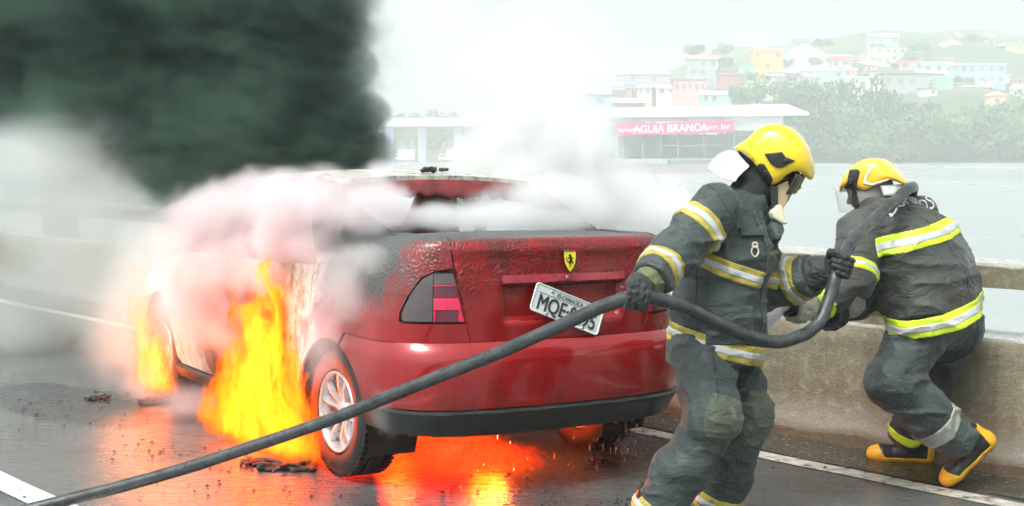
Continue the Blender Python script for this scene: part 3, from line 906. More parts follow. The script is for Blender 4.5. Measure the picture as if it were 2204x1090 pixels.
# ---- paint: red, blistered on the lid, scorched on the left shoulder, burnt to ash along the doors
def paint_material_car():
    m, nt, b = new_mat('scorched_red_paint')
    v = nt.obj()
    x, y, z = nt.sep(v)[0:3]
    n1 = nt.noise(v, 2.2, 5, 0.6).outputs[0]
    n2 = nt.noise(v, 9, 5, 0.65).outputs[0]
    n3 = nt.noise(v, 45, 4, 0.7).outputs[0]
    red = nt.mix(n1, (0.28, 0.005, 0.007), (0.36, 0.010, 0.011))
    wob = nt.math('MULTIPLY', nt.math('SUBTRACT', n2, 0.5), 0.42)
    wob1 = nt.math('MULTIPLY', nt.math('SUBTRACT', n1, 0.5), 0.5)
    # blistered zone: upper lid
    bl = nt.math('MULTIPLY', nt.mapr(nt.math('ADD', z, nt.math('MULTIPLY', wob, 0.35)), 0.80, 0.98, smooth=True), nt.mapr(nt.math('ADD', y, wob), 0.75, 0.5, smooth=True))
    vor = nt.n('ShaderNodeTexVoronoi', {'Vector': nt.vmath('ADD', v, nt.scale(nt.noise(v, 14, 3).outputs[1], (.03, .03, .03))), 'Scale': 85.0, 'Randomness': 1.0}, feature='SMOOTH_F1').outputs['Distance']
    vor2 = nt.n('ShaderNodeTexVoronoi', {'Vector': v, 'Scale': 44.0, 'Randomness': 1.0}, feature='SMOOTH_F1').outputs['Distance']
    blot = nt.mapr(nt.noise(v, 6, 4, 0.6).outputs[0], 0.42, 0.6)
    c = nt.mix(nt.math('MULTIPLY', bl, nt.mapr(n3, 0.42, 0.66, 0.0, 0.8)), red, (0.07, 0.012, 0.012))
    c = nt.mix(nt.math('MULTIPLY', nt.math('MULTIPLY', bl, blot), nt.mapr(vor, 0.18, 0.5, 0.0, 0.75)), c, (0.035, 0.014, 0.012))
    # scorched grey black shoulder on the left flank
    left = nt.mapr(nt.math('ADD', x, nt.math('MULTIPLY', wob, 0.6)), -0.52, -0.68, smooth=True)
    sc = nt.math('MULTIPLY', left, nt.math('MULTIPLY', nt.mapr(nt.math('ADD', y, wob), 0.12, 0.36, smooth=True), nt.mapr(nt.math('ADD', z, wob), 0.72, 0.98, smooth=True)))
    deck = nt.math('MULTIPLY', nt.mapr(z, 1.132, 1.149, smooth=True), nt.mapr(nt.math('ADD', y, nt.math('MULTIPLY', wob, 0.3)), 0.06, 0.16))
    deck = nt.math('MULTIPLY', deck, nt.mapr(z, 1.30, 1.2))
    grey = nt.mix(n3, (0.035, 0.04, 0.038), (0.13, 0.14, 0.135))
    burnt = nt.math('MAXIMUM', sc, deck)
    c = nt.mix(burnt, c, grey)
    # bare ash along the doors
    ash = nt.math('MULTIPLY', nt.mapr(nt.math('ADD', y, nt.math('MULTIPLY', wob, 0.9)), 0.86, 1.06, smooth=True), nt.mapr(nt.math('ADD', x, 0.0), -0.45, -0.55))
    ash = nt.math('MULTIPLY', ash, nt.mapr(z, 1.05, 1.0))
    ac = nt.ramp(nt.math('ADD', nt.math('MULTIPLY', n2, 0.6), nt.math('MULTIPLY', n1, 0.4)), [(0.36, (0.10, 0.05, 0.03)), (0.44, (0.42, 0.34, 0.24)), (0.52, (0.66, 0.64, 0.56)), (0.62, (0.74, 0.74, 0.70)), (0.70, (0.16, 0.12, 0.10))])
    ac = nt.mix(nt.math('MULTIPLY', nt.math('MULTIPLY', nt.mapr(nt.math('ADD', y, wob), 1.18, 1.42, smooth=True), nt.mapr(nt.math('ADD', y, wob), 2.75, 2.35, smooth=True)), nt.mapr(nt.math('ADD', z, wob), .98, .72, smooth=True)), ac, nt.mix(n2, (.05, .03, .022), (.16, .075, .045)))
    c = nt.mix(ash, c, ac)
    dull = nt.math('MAXIMUM', nt.math('MAXIMUM', burnt, ash), nt.math('MULTIPLY', bl, 0.45))
    soot = nt.math('MULTIPLY', nt.mapr(z, .72, .38), nt.mapr(nt.noise(nt.scale(v, (3, 3, .7)), 5.0, 5, .65).outputs[0], .42, .70, 0, .55))
    c = nt.mix(soot, c, (.05, .012, .012))
    drops = nt.n('ShaderNodeTexVoronoi', {'Vector': v, 'Scale': 120.0, 'Randomness': 1.0}, feature='SMOOTH_F1').outputs['Distance']
    h = nt.math('ADD', nt.math('MULTIPLY', nt.math('MULTIPLY', bl, nt.mapr(vor, 0.0, 0.55, 1.0, 0.0)), nt.mapr(n2, 0.40, 0.55, 0.35, 1.3)), nt.math('MULTIPLY', nt.math('MULTIPLY', bl, nt.mapr(vor2, 0.0, 0.5, 1.0, 0.0)), nt.mapr(n2, 0.5, 0.62, 0.0, 1.4)))
    h = nt.math('ADD', h, nt.math('MULTIPLY', nt.mapr(drops, 0.0, 0.32, 1.0, 0.0), nt.math('ADD', 0.09, nt.math('MULTIPLY', sc, 0.2))))
    nb = nt.bump(h, 0.5, 0.0055)
    nb = nt.bump(n3, nt.math('MULTIPLY', dull, 0.5), 0.006, nb)
    setp(nt, b, color=c, rough=nt.mapr(dull, 0, 1, 0.16, 0.55), coat=nt.mapr(dull, 0, 1, 0.8, 0.0), coatr=0.06, normal=nb, spec=0.5)
    b.inputs['Metallic'].default_value = 0.15
    return m
M_PAINTC = paint_material_car()
M_BLACKP = simple('black_bumper_plastic', (0.022, 0.028, 0.024), 0.38, var=0.3, bump=0.3, bscale=90, bdist=0.002)
M_GAP = simple('dark_gap', (0.006, 0.006, 0.006), 0.8)
M_CHAR = simple('charred_interior', (0.028, 0.022, 0.02), 0.85, var=0.5, bump=0.6, bscale=30, bdist=0.01)
M_TYRE = simple('wet_tyre_rubber', (0.018, 0.019, 0.019), 0.42, var=0.3)
M_STEEL = simple('dull_steel', (0.35, 0.35, 0.35), 0.4, 0.9)

ARCH_R, ARCH_Y, ARCH_Y2, ARCH_Z = .355, .80, 3.40, .30
def arch_pts(yc, zlow, a0, a1, n=16, r=ARCH_R):
    pts = []
    for i in range(n + 1):
        w = a0 + (a1 - a0) * i / n
        pts.append((s_of_y(yc - r * math.cos(w)), ARCH_Z + r * math.sin(w)))   # a=0: tailward, pi: noseward
    return pts
def aw(z): return math.asin(max(-1, min(1, (z - ARCH_Z) / ARCH_R)))
GZ = .692                                                          # bumper joint
# rear quarter panels: from the lid gap round the corner and over the wheel to the rear door
def lid_edge(z): return .478 + (z - .69) / (1.122 - .69) * .112     # half width of the boot lid at height z
LIGHT = [(lid_edge(.79) + .008, .782), (lid_edge(1.02) + .008, 1.022), (.66, 1.014), (.725, .985), (.79, .905), (.832, .825), (.832, .79), (.815, .782)]
a_r = aw(GZ); a_d = math.pi - aw(.62)
topq = [(s_of_y(1.02), .988), (s_of_y(.86), 1.028), (s_of_y(.70), 1.075), (s_of_y(.57), 1.122)]
quarter = [(lid_edge(GZ) + .006, GZ + .005), (s_of_y(.655), GZ + .005)] + arch_pts(ARCH_Y, 0, 1.30, math.pi - aw(.40), 16) + [(s_of_y(1.145), .40), (s_of_y(1.06), .62), (s_of_y(1.02), .80)] + topq + [(.80, 1.122), (lid_edge(1.122) + .006, 1.122)]
# tailward part of the arch edge above the bumper joint is above the tyre, so start the arc there
panel('rear_quarter_panel', quarter, M_PAINTC, CAR, lambda s, z: body_pt(s, z), (.028, .016), holes=[LIGHT], both=True)
# bumper and black valance
_ba = arch_pts(ARCH_Y, 0, .32, 1.22, 8)
b_poly = [(-_ba[0][0], .412), (_ba[0][0], .412)] + _ba[1:] + [(s_of_y(.645), GZ - .002), (-s_of_y(.645), GZ - .002)] + [(-a, b) for a, b in _ba[:0:-1]]
panel('rear_bumper', b_poly, M_PAINTC, CAR, lambda s, z: body_pt(s, z, 'bumper'), (.03, .014))
v_poly = [(-s_of_y(.44), .315), (-.5, .30), (.5, .30), (s_of_y(.44), .315), (s_of_y(.452), .406), (-s_of_y(.452), .406)]
panel('bumper_valance', v_poly, M_BLACKP, CAR, lambda s, z: body_pt(s, z, 'bumper', .004), (.03, .014), thick=.03)
# dark inner skin closing gaps behind panels
in_poly_ = [(-s_of_y(.43), .34), (s_of_y(.43), .34), (s_of_y(.50), .70), (s_of_y(.52), 1.06), (-s_of_y(.52), 1.06), (-s_of_y(.50), .70)]
panel('inner_skin', in_poly_, M_GAP, CAR, lambda s, z: body_pt(s, z, 'body', -.035), (.05, .04), thick=0)

# boot lid with its number plate recess
RT, RB = .952, .785
def recess(s, z):
    a = abs(s)
    hw = .335 - (RT - z) * .10
    return sstep(hw + .012, hw - .012, a) * sstep(RB - .012, RB + .016, z) * sstep(RT + .006, RT - .006, z)
def lid_pt(s, z):
    p = body_pt(s, z)
    p.y += .034 * recess(s, z)
    p.y -= .008 * math.exp(-((z - 1.085) / .025) ** 2)                # soft lip along the lid's edge
    return p
lid = [(-lid_edge(.698), .698), (lid_edge(.698), .698), (lid_edge(1.122), 1.122), (-lid_edge(1.122), 1.122)]
panel('boot_lid', lid, M_PAINTC, CAR, lid_pt, (.016, .008))
def deck_pt(u, y):
    return Vector((-u, y, 1.1505 + .012 * (1 - (u / .6) ** 2) * sstep(0, .2, y - .1)))
dk = [(-.56, .185), (-.3, .135), (0, .125), (.3, .135), (.56, .185), (.585, .25), (.57, .555), (-.57, .555), (-.585, .25)]
panel('boot_top', dk, M_PAINTC, CAR, deck_pt, (.04, .03), flip=True)
hb = MB()
for i in range(24):
    s0, s1 = -.335 + .67 * i / 24, -.335 + .67 * (i + 1) / 24
    q = [body_pt(s, z, 'body', d) for s in (s0, s1) for z in (.958, .992) for d in (0.0, .016)]
    hb.add(q, [(1, 5, 7, 3), (3, 7, 6, 2), (0, 4, 5, 1)] + ([(0, 1, 3, 2)] if i == 0 else []) + ([(4, 6, 7, 5)] if i == 23 else []))
M_BAR = simple('faded_red_trim', (0.42, 0.05, 0.075), 0.3, var=0.12, coat=0.4)
bar = hb.build('lid_handle', M_BAR, CAR)
kb = MB(); c = body_pt(0, .975, 'body', .019)
kb.box(c, (.10, .003, .026)); kl = kb.build('lock_plate', M_BAR, bar); bevel(kl, .002)
kb = MB(); kb.lathe([(0, .004), (.007, .004), (.009, 0)], Matrix.Translation(c + Vector((0, -.002, 0))) @ Matrix.Rotation(R(90), 4, 'X'), 16); kb.build('lock', M_STEEL, bar)

# parking sensors
M_SENS = simple('sensor_black', (0.015, 0.015, 0.015), 0.35)
for s in (.235, -.27):
    pz = .565
    c = body_pt(s, pz, 'bumper')
    sb = MB(); sb.lathe([(0, .001), (.007, .001), (.008, .006), (.013, .006), (.014, 0), (.014, -.01)], Matrix.Translation(c) @ Matrix.Rotation(R(90), 4, 'X'), 24)
    sb.build('parking_sensor', M_SENS, CAR, True)

# tail lights
def lens_material(name, col, rough=0.12, emit=0.0):
    m, nt, b = new_mat(name)
    v = nt.obj()
    d = nt.n('ShaderNodeTexVoronoi', {'Vector': v, 'Scale': 160.0}, feature='SMOOTH_F1').outputs['Distance']
    grime = nt.mapr(nt.noise(v, 25, 4).outputs[0], 0.4, 0.7)
    setp(nt, b, color=nt.mix(grime, col, tuple(c * .6 + .02 for c in col)), rough=rough, coat=1.0, coatr=.05, normal=nt.bump(nt.mapr(d, 0, .35, 1, 0), 0.25, 0.003))
    return m
M_SMOKED = lens_material('smoked_lens', (0.10, 0.075, 0.078))
M_DRED = lens_material('dark_red_lens', (0.16, 0.020, 0.045))
M_BRED = lens_material('bright_red_lens', (0.92, 0.02, 0.10))
def inset(poly, d):
    cx = sum(p[0] for p in poly) / len(poly); cz = sum(p[1] for p in poly) / len(poly)
    return [(cx + (p[0] - cx) * (1 - d), cz + (p[1] - cz) * (1 - d)) for p in poly]
for sg in (1, -1):
    tl = panel('tail_light', inset(LIGHT, .02), M_GAP, CAR, lambda s, z: body_pt(s * sg, z, 'body', -.006), (.03, .02), thick=.01, flip=sg < 0)
    X1 = .665                                                       # where the smoked outer lens meets the red inner one
    def le(z): return lid_edge(z) + .013
    def seg(nm, z0, z1, mat, x0=None, x1=X1):
        z0, z1 = .793 + (z0 - .824) * 1.083, .793 + (z1 - .824) * 1.083
        panel(nm, [((le(z0) if x0 is None else x0), z0), (x1, z0), (x1, z1), ((le(z1) if x0 is None else x0), z1)], mat, tl, lambda s, z: body_pt(s * sg, z, 'body', .002), (.02, .012), thick=.006, flip=sg < 0)
    outer = [(X1 + .004, .793), (.812, .793), (.822, .825), (.782, .902), (.722, .976), (X1 + .004, 1.004)]
    panel('outer_lens', outer, M_SMOKED, tl, lambda s, z: body_pt(s * sg, z, 'body', .002), (.02, .012), thick=.006, flip=sg < 0)
    seg('upper_lens', .975, 1.018, M_SMOKED)
    seg('red_line', .967, .973, M_BRED)
    seg('middle_lens', .922, .965, M_DRED)
    seg('stop_lens', .872, .920, M_BRED)
    seg('lower_lens', .824, .870, M_DRED, x0=le(.85) + .014, x1=X1 - .012)
    seg('red_edge', .824, .870, M_BRED, x1=le(.85) + .012)
    seg('red_edge', .824, .870, M_BRED, x0=X1 - .010)

# shield badge with a rearing horse
M_YEL = simple('badge_yellow', (0.80, 0.72, 0.03), 0.3, var=.08, coat=.6)
M_BLK = simple('black_print', (0.012, 0.012, 0.012), 0.5)
M_GRN = simple('badge_green', (0.02, 0.25, 0.06), 0.4)
M_WHT = simple('white_paint', (0.75, 0.77, 0.76), 0.4, var=.06)
M_RED = simple('badge_red', (0.45, 0.02, 0.03), 0.4)
BC = body_pt(0.0, 1.055, 'body', .022)
shield = [(-.030, .042), (-.015, .047), (0, .049), (.015, .047), (.030, .042), (.031, .01), (.026, -.018), (.014, -.040), (0, -.055), (-.014, -.040), (-.026, -.018), (-.031, .01)]
BM = Matrix.Translation(BC + Vector((.012, -.004, -.012))) @ Matrix.Rotation(R(90 - 3), 4, 'X')
eb = MB(); eb.prism([(x * 1.08, z * 1.06) for x, z in shield], -.004, .001, BM); emb = eb.build('badge', M_BLK, CAR)
eb = MB(); eb.prism(shield, .0, .004, BM); eb.build('badge_field', M_YEL, emb)
eb = MB(); eb.prism([(-.030, .036), (.030, .036), (.030, .0425), (.015, .0475), (0, .0495), (-.015, .0475), (-.030, .0425)], .0032, .0052, BM); eb.build('badge_band', M_RED, emb)
eb = MB(); eb.prism([(-.030, .036), (-.011, .036), (-.011, .0475), (-.030, .0425)], .004, .0056, BM); eb.build('badge_band', M_GRN, emb)
horse = [(-.004, -.034), (-.001, -.034), (.001, -.020), (.005, -.012), (.012, -.016), (.012, -.022), (.015, -.020), (.015, -.012), (.009, -.004), (.006, .004), (.013, .002), (.016, .006), (.014, .008), (.008, .008), (.004, .010), (.009, .016), (.006, .018), (.003, .017), (.001, .024), (-.002, .026), (-.006, .023), (-.010, .019), (-.008, .017), (-.004, .018), (-.005, .010), (-.011, .010), (-.014, .004), (-.011, .004), (-.009, .007), (-.004, .005), (-.004, -.004), (-.009, -.010), (-.016, -.006), (-.020, .004), (-.017, .012), (-.022, .008), (-.022, -.003), (-.015, -.012), (-.008, -.014), (-.004, -.022)]
eb = MB(); eb.prism(horse, .0035, .0058, BM); eb.build('horse_emblem', M_BLK, emb)

# licence plate hanging askew by one screw
PL = Matrix.Translation(body_pt(0.0, .845, 'body', .012) + Vector((.005, -.004, -.015))) @ Matrix.Rotation(R(90), 4, 'X') @ Matrix.Rotation(R(-20.5), 4, 'Z') @ Matrix.Rotation(R(-4), 4, 'X')
def rrect(w, h, r, n=5):
    out = []
    for cx, cy_, a0 in ((w / 2 - r, h / 2 - r, 0), (-w / 2 + r, h / 2 - r, 90), (-w / 2 + r, -h / 2 + r, 180), (w / 2 - r, -h / 2 + r, 270)):
        for i in range(n + 1):
            a = R(a0 + 90 * i / n); out.append((cx + r * math.cos(a), cy_ + r * math.sin(a)))
    return out
M_PLATE = simple('plate_white', (0.70, 0.75, 0.75), 0.35, var=.07, nscale=20)
pb = MB(); pb.prism(rrect(.40, .132, .018), -.001, .001, PL); plate = pb.build('licence_plate', M_PLATE, CAR)
o_, i_ = rrect(.40, .132, .018), rrect(.386, .118, .013)
pb = MB(); n = len(o_)
vv = [PL @ Vector((x, y, .001)) for x, y in o_] + [PL @ Vector((x * .99, y * .975, .0035)) for x, y in o_] + [PL @ Vector((x, y, .0035)) for x, y in i_] + [PL @ Vector((x, y, .001)) for x, y in i_]
pb.add(vv, [(a * n + i, a * n + (i + 1) % n, (a + 1) * n + (i + 1) % n, (a + 1) * n + i) for a in range(3) for i in range(n)])
pb.build('raised_rim', M_PLATE, plate, True)
def text_obj(name, body, size, M, mat, parent, ext=.0012, align='CENTER', bold=0.0, sx=1.0, fat=0.0):
    cu = bpy.data.curves.new(name, 'FONT'); cu.body = body; cu.size = size; cu.extrude = ext; cu.align_x = align; cu.align_y = 'CENTER'; cu.offset = bold
    cu.resolution_u = 4
    t = bpy.data.objects.new('tmp', cu)
    COL.objects.link(t)
    dg = bpy.context.evaluated_depsgraph_get()
    me = bpy.data.meshes.new_from_object(t.evaluated_get(dg))
    bpy.data.objects.remove(t); bpy.data.curves.remove(cu)
    me.transform(Matrix.Diagonal((sx, 1, 1, 1)))
    if fat:                                                          # heavier strokes: the same letters laid twice, a hair apart
        bm = bmesh.new()
        for k, (dx, dy) in enumerate(((-fat, -fat * .5), (fat, fat * .5), (fat, -fat * .5), (-fat, fat * .5))):
            m2 = me.copy(); m2.transform(Matrix.Translation((dx, dy, k * .00012))); bm.from_mesh(m2); bpy.data.meshes.remove(m2)
        bm.to_mesh(me); bm.free()
    me.transform(M)
    me.materials.clear()
    return link_mesh(name, me, mat, parent, False)
M_NUM = simple('plate_number_grey', (0.045, 0.05, 0.055), 0.45)
text_obj('plate_number', 'MQE·0695', .098, PL @ Matrix.Translation((.0, -.018, .0025)), M_NUM, plate, sx=.80, fat=.0014)
text_obj('plate_place', 'ES-CARIACICA', .026, PL @ Matrix.Translation((.0, .041, .0022)), M_NUM, plate, sx=.9)
pb = MB(); pb.box((0, .027, .0018), (.36, .0016, .002), PL); pb.build('plate_rule', M_NUM, plate)
for px_, py_ in ((-.105, .048), (.105, .048), (-.105, -.055), (.105, -.055)):
    pb = MB(); pb.lathe([(0, .006), (.004, .006), (.0075, .003), (.0085, 0)], PL @ Matrix.Translation((px_, py_, .001)), 14); pb.build('screw', M_STEEL, plate, True)

# ---- doors, fenders, sills
rd = [(s_of_y(1.155), .26), (s_of_y(2.015), .26), (s_of_y(2.015), .955), (s_of_y(1.5), .968), (s_of_y(1.03), .982), (s_of_y(1.028), .80), (s_of_y(1.068), .62), (s_of_y(1.155), .40)]
panel('rear_door', rd, M_PAINTC, CAR, lambda s, z: body_pt(s, z), (.05, .03), both=True)
fd = [(s_of_y(2.023), .26), (s_of_y(2.98), .26), (s_of_y(3.02), .50), (s_of_y(3.04), .94), (s_of_y(2.023), .955)]
panel('front_door', fd, M_PAINTC, CAR, lambda s, z: body_pt(s, z), (.05, .03), both=True)
ff = [(s_of_y(2.988), .26), (s_of_y(3.05), .30)] + arch_pts(ARCH_Y2, 0, 0.0, math.pi - .55, 14) + [(s_of_y(3.86), .62), (s_of_y(3.86), .74), (s_of_y(3.4), .88), (s_of_y(3.048), .935), (s_of_y(3.028), .50)]
panel('front_fender', ff, M_PAINTC, CAR, lambda s, z: body_pt(s, z), (.05, .03), both=True)
sl = [(s_of_y(1.15), .19), (s_of_y(3.06), .19), (s_of_y(3.05), .255), (s_of_y(1.15), .255)]
panel('sill', sl, M_BLACKP, CAR, lambda s, z: body_pt(s, z), (.06, .03), both=True, thick=.04)
fb = [(s_of_y(3.74), .28), (S_END, .26), (S_END, .62), (s_of_y(3.86), .62), (s_of_y(3.72), .50)]
panel('front_bumper', fb, M_PAINTC, CAR, lambda s, z: body_pt(s, z), (.06, .04), both=True)
# bonnet
def hood_pt(u, y): return Vector((-u, y, .90 - .20 * (max(0, y - 3.05) / 1.15) ** 1.6 + .05 * (1 - (u / .7) ** 2)))
panel('bonnet', [(-.70, 3.05), (.70, 3.05), (.68, 3.8), (.5, 4.1), (0, 4.2), (-.5, 4.1), (-.68, 3.8)], M_PAINTC, CAR, hood_pt, (.08, .08), flip=True)
# roof, header, pillars
RY0, RY1 = 1.20, 2.45
def roof_pt(u, y):
    t = (y - RY0) / (RY1 - RY0)
    z = 1.372 + .045 * math.sin(math.pi * min(1, max(0, t * .9 + .12))) + .030 * (1 - (u / .58) ** 2)
    return Vector((-u, y + .06 * (u / .58) ** 2 * (1 - t) , z))
M_ROOF = paint_material('roof_ash', (0.62, 0.60, 0.52), 0.44)
panel('roof', [(-.575, RY0), (.575, RY0), (.58, 1.8), (.55, RY1), (-.55, RY1), (-.58, 1.8)], M_ROOF, CAR, roof_pt, (.05, .05), flip=True, thick=.03)
M_BURNTRED = simple('burnt_red_inner', (0.16, 0.018, 0.020), 0.55, var=.5, nscale=10, bump=.5, bscale=40, bdist=.006)
rr = random.Random(9)
hv, hf = [], []
for i in range(41):
    u = -.56 + 1.12 * i / 40
    a = roof_pt(u, RY0) - Vector((0, .004, .022))
    dep = .078 + .010 * math.sin(i * .45) + .006 * math.sin(i * 1.7) + rr.uniform(-.004, .007) + (.016 if i in (9, 24, 31) else 0)
    for k in range(4):
        f = k / 3
        hv.append(a + Vector((0, -.05 * f * dep / .1, -dep * f)))
for i in range(40):
    for k in range(3): hf.append((i * 4 + k, (i + 1) * 4 + k, (i + 1) * 4 + k + 1, i * 4 + k + 1))
o = mesh_obj('window_header', hv, hf, M_BURNTRED, CAR); md = o.modifiers.new('t', 'SOLIDIFY'); md.thickness = .02
def ruled(name, A, B, mat, n=10, thick=.03):
    L = len(A); vs = []
    for i in range(n + 1):
        t = i / n
        for a, b in zip(A, B):
            p = a.lerp(b, t); sx = 1 if p.x > 0 else -1
            p.x += sx * .03 * math.sin(math.pi * t)
            vs.append(p)
    fs = [(i * L + k, i * L + k + 1, (i + 1) * L + k + 1, (i + 1) * L + k) for i in range(n) for k in range(L - 1)]
    if A[0].x < 0: fs = [f[::-1] for f in fs]
    o = mesh_obj(name, vs, fs, mat, CAR)
    md = o.modifiers.new('thickness', 'SOLIDIFY'); md.thickness = thick; md.offset = -1
    es = o.modifiers.new('edges', 'EDGE_SPLIT'); es.split_angle = R(45)
    return o
for sg in (1, -1):
    line = [(.57, 1.121), (.70, 1.074), (.86, 1.027), (1.02, .987)]
    A = [body_pt(sg * s_of_y(y), z) for y, z in line]
    A[0].x = -sg * .575
    B = [roof_pt(sg * .572, y) - Vector((0, 0, .004)) for y in (1.215, 1.28, 1.36, 1.45)]
    ruled('rear_pillar', A, B, M_PAINTC)
    A = [body_pt(sg * s_of_y(y), .955) for y in (1.98, 2.03, 2.09)]; B = [roof_pt(sg * .575, y) - Vector((0, 0, .004)) for y in (1.96, 2.0, 2.04)]
    ruled('centre_pillar', A, B, M_BURNTRED)
    A = [body_pt(sg * s_of_y(y), .94) for y in (2.98, 3.04, 3.10)]; B = [roof_pt(sg * .552, y) - Vector((0, 0, .004)) for y in (2.34, 2.39, 2.44)]
    ruled('front_pillar', A, B, M_BURNTRED)
# parcel shelf, seats, floor pan
ib = MB(); ib.box((0, .80, 1.085), (1.10, .46, .02)); bevel(ib.build('parcel_shelf', M_CHAR, CAR), .008)
ib = MB(); ib.box((0, 1.08, .80), (1.20, .12, .62), Matrix.Translation((0, 1.08, .8)) @ Matrix.Rotation(R(-14), 4, 'X') @ Matrix.Translation((0, -1.08, -.8))); ib.box((0, 1.42, .52), (1.20, .55, .16)); bevel(ib.build('rear_seat', M_CHAR, CAR), .03, 3)
for sx in (-.34, .34):
    st = MB(); st.box((sx, 1.95, .82), (.44, .12, .62), Matrix.Translation((0, 1.95, .8)) @ Matrix.Rotation(R(-12), 4, 'X') @ Matrix.Translation((0, -1.95, -.8))); st.box((sx, 2.25, .50), (.46, .5, .14))
    so = st.build('front_seat', M_BURNTRED, CAR); bevel(so, .04, 3)
    st = MB(); st.box((sx, 1.87, 1.22), (.25, .09, .17)); bevel(st.build('headrest', M_BURNTRED, so), .03, 3)
ib = MB(); ib.box((0, 2.95, .86), (1.3, .35, .2)); bevel(ib.build('dashboard', M_CHAR, CAR), .04, 3)
ib = MB(); ib.box((0, 2.15, .30), (1.36, 1.9, .05)); ib.box((0, .72, .42), (1.05, 1.1, .06)); ib.box((0, .55, .37), (.5, .35, .12)); ib.box((0, 3.4, .4), (1.0, .9, .25)); bevel(ib.build('floor_pan', M_CHAR, CAR), .01)
ib = MB(); ib.tube([(-.62, .80, .28), (.62, .80, .28)], .035); ib.build('rear_axle', M_CHAR, CAR, True)
for yc in (ARCH_Y, ARCH_Y2):
    for sx in (-1, 1):
        wl = MB(); vs, fs = [], []
        for i in range(17):
            a = R(-25 + 230 * i / 16)
            for xx in (.80, .54): vs.append((sx * (xx - (.006 if xx > .7 else 0)) * .985, yc + .365 * math.cos(a), .30 + .365 * math.sin(a)))
        fs = [(2 * i, 2 * i + 1, 2 * i + 3, 2 * i + 2) for i in range(16)]
        mesh_obj('wheel_arch_liner', vs, fs, M_CHAR, CAR)

# ---- wheels
M_RIM = simple('alloy_rim', (0.62, 0.62, 0.64), 0.28, 0.55, var=.08)
TR = .308
def make_wheel():
    w = empty('wheel', parent=CAR)
    T = MB()
    prof = [(.198, -.085), (.205, -.098), (.25, -.104), (.285, -.098), (.302, -.084)]
    for x in (-.075, -.05, -.045, -.018, -.013, .013, .018, .045, .05, .075):
        groove = any(abs(x - g) < .006 for g in (-.0475, -.0155, .0155, .0475))
        prof.append((TR - (.0005 if True else 0), x))
    prof = [(.198, -.085), (.205, -.098), (.25, -.104), (.285, -.098), (.302, -.084), (TR, -.070), (TR, -.049), (TR - .008, -.047), (TR - .008, -.041), (TR, -.039), (TR, -.004), (TR - .008, -.003), (TR - .008, .003), (TR, .004), (TR, .039), (TR - .008, .041), (TR - .008, .047), (TR, .049), (TR, .070), (.302, .084), (.285, .098), (.25, .104), (.205, .098), (.198, .085)]
    RX = Matrix.Rotation(R(90), 4, 'Y')
    T.lathe(prof, RX, 72, True)
    # shoulder tread blocks
    for k in range(60):
        a = 2 * math.pi * k / 60
        for sx in (-1, 1):
            T.box((0, 0, 0), (.030, .016, .010), Matrix.Rotation(a, 4, 'X') @ Matrix.Translation((sx * .078, 0, TR - .004)))
    ty = T.build('tyre', M_TYRE, w); smooth_angle(ty, 40)
    rim = MB()
    rim.lathe([(.196, .075), (.192, .098), (.186, .100), (.180, .085), (.172, .05), (.165, -.08), (.196, -.085)], RX, 60)
    ro = rim.build('rim', M_RIM, w, True)
    sp = MB()
    for k in range(5):
        for da in (-11, 11):
            a = R(72 * k + da)
            a2 = R(72 * k + da * 1.35)
            p0 = Vector((.060, math.cos(a) * .045, math.sin(a) * .045)); p1 = Vector((.082, math.cos(a2) * .182, math.sin(a2) * .182))
            d = (p1 - p0).normalized(); side = d.cross(Vector((1, 0, 0))).normalized()
            vs = []
            for (p, ww, tt) in ((p0, .016, .03), (p0.lerp(p1, .5) + Vector((.012, 0, 0)), .0125, .024), (p1, .017, .02)):
                vs += [p - side * ww - Vector((tt, 0, 0)), p + side * ww - Vector((tt, 0, 0)), p + side * ww * .6, p - side * ww * .6]
            fs = [(i * 4 + q, i * 4 + (q + 1) % 4, (i + 1) * 4 + (q + 1) % 4, (i + 1) * 4 + q) for i in range(2) for q in range(4)] + [(0, 3, 2, 1), (8, 9, 10, 11)]
            sp.add(vs, fs)
    so = sp.build('spokes', M_RIM, ro)
    hb = MB(); hb.lathe([(0, .078), (.02, .078), (.035, .072), (.055, .060), (.06, .02)], RX, 30); hb.build('hub_cap', M_RIM, ro, True)
    db = MB(); db.lathe([(0, .01), (.14, .01), (.14, -.01), (0, -.01)], RX, 30); db.build('brake_disc', M_STEEL, w)
    return w
def copy_tree(o, parent=None):
    c = o.copy(); COL.objects.link(c); c.parent = parent
    for ch in list(o.children): copy_tree(ch, c)
    return c
wheel = make_wheel()
spots = [(-.685, ARCH_Y, .303, 180, 8), (.685, ARCH_Y, .303, 0, 40), (-.68, ARCH_Y2, .27, 180, 20), (.68, ARCH_Y2, .29, 0, 55)]
for i, (x, y, z, rz, rx) in enumerate(spots):
    w = wheel if i == 0 else copy_tree(wheel, CAR)
    w.location = (x, y, z); w.rotation_euler = (R(rx), 0, R(rz))
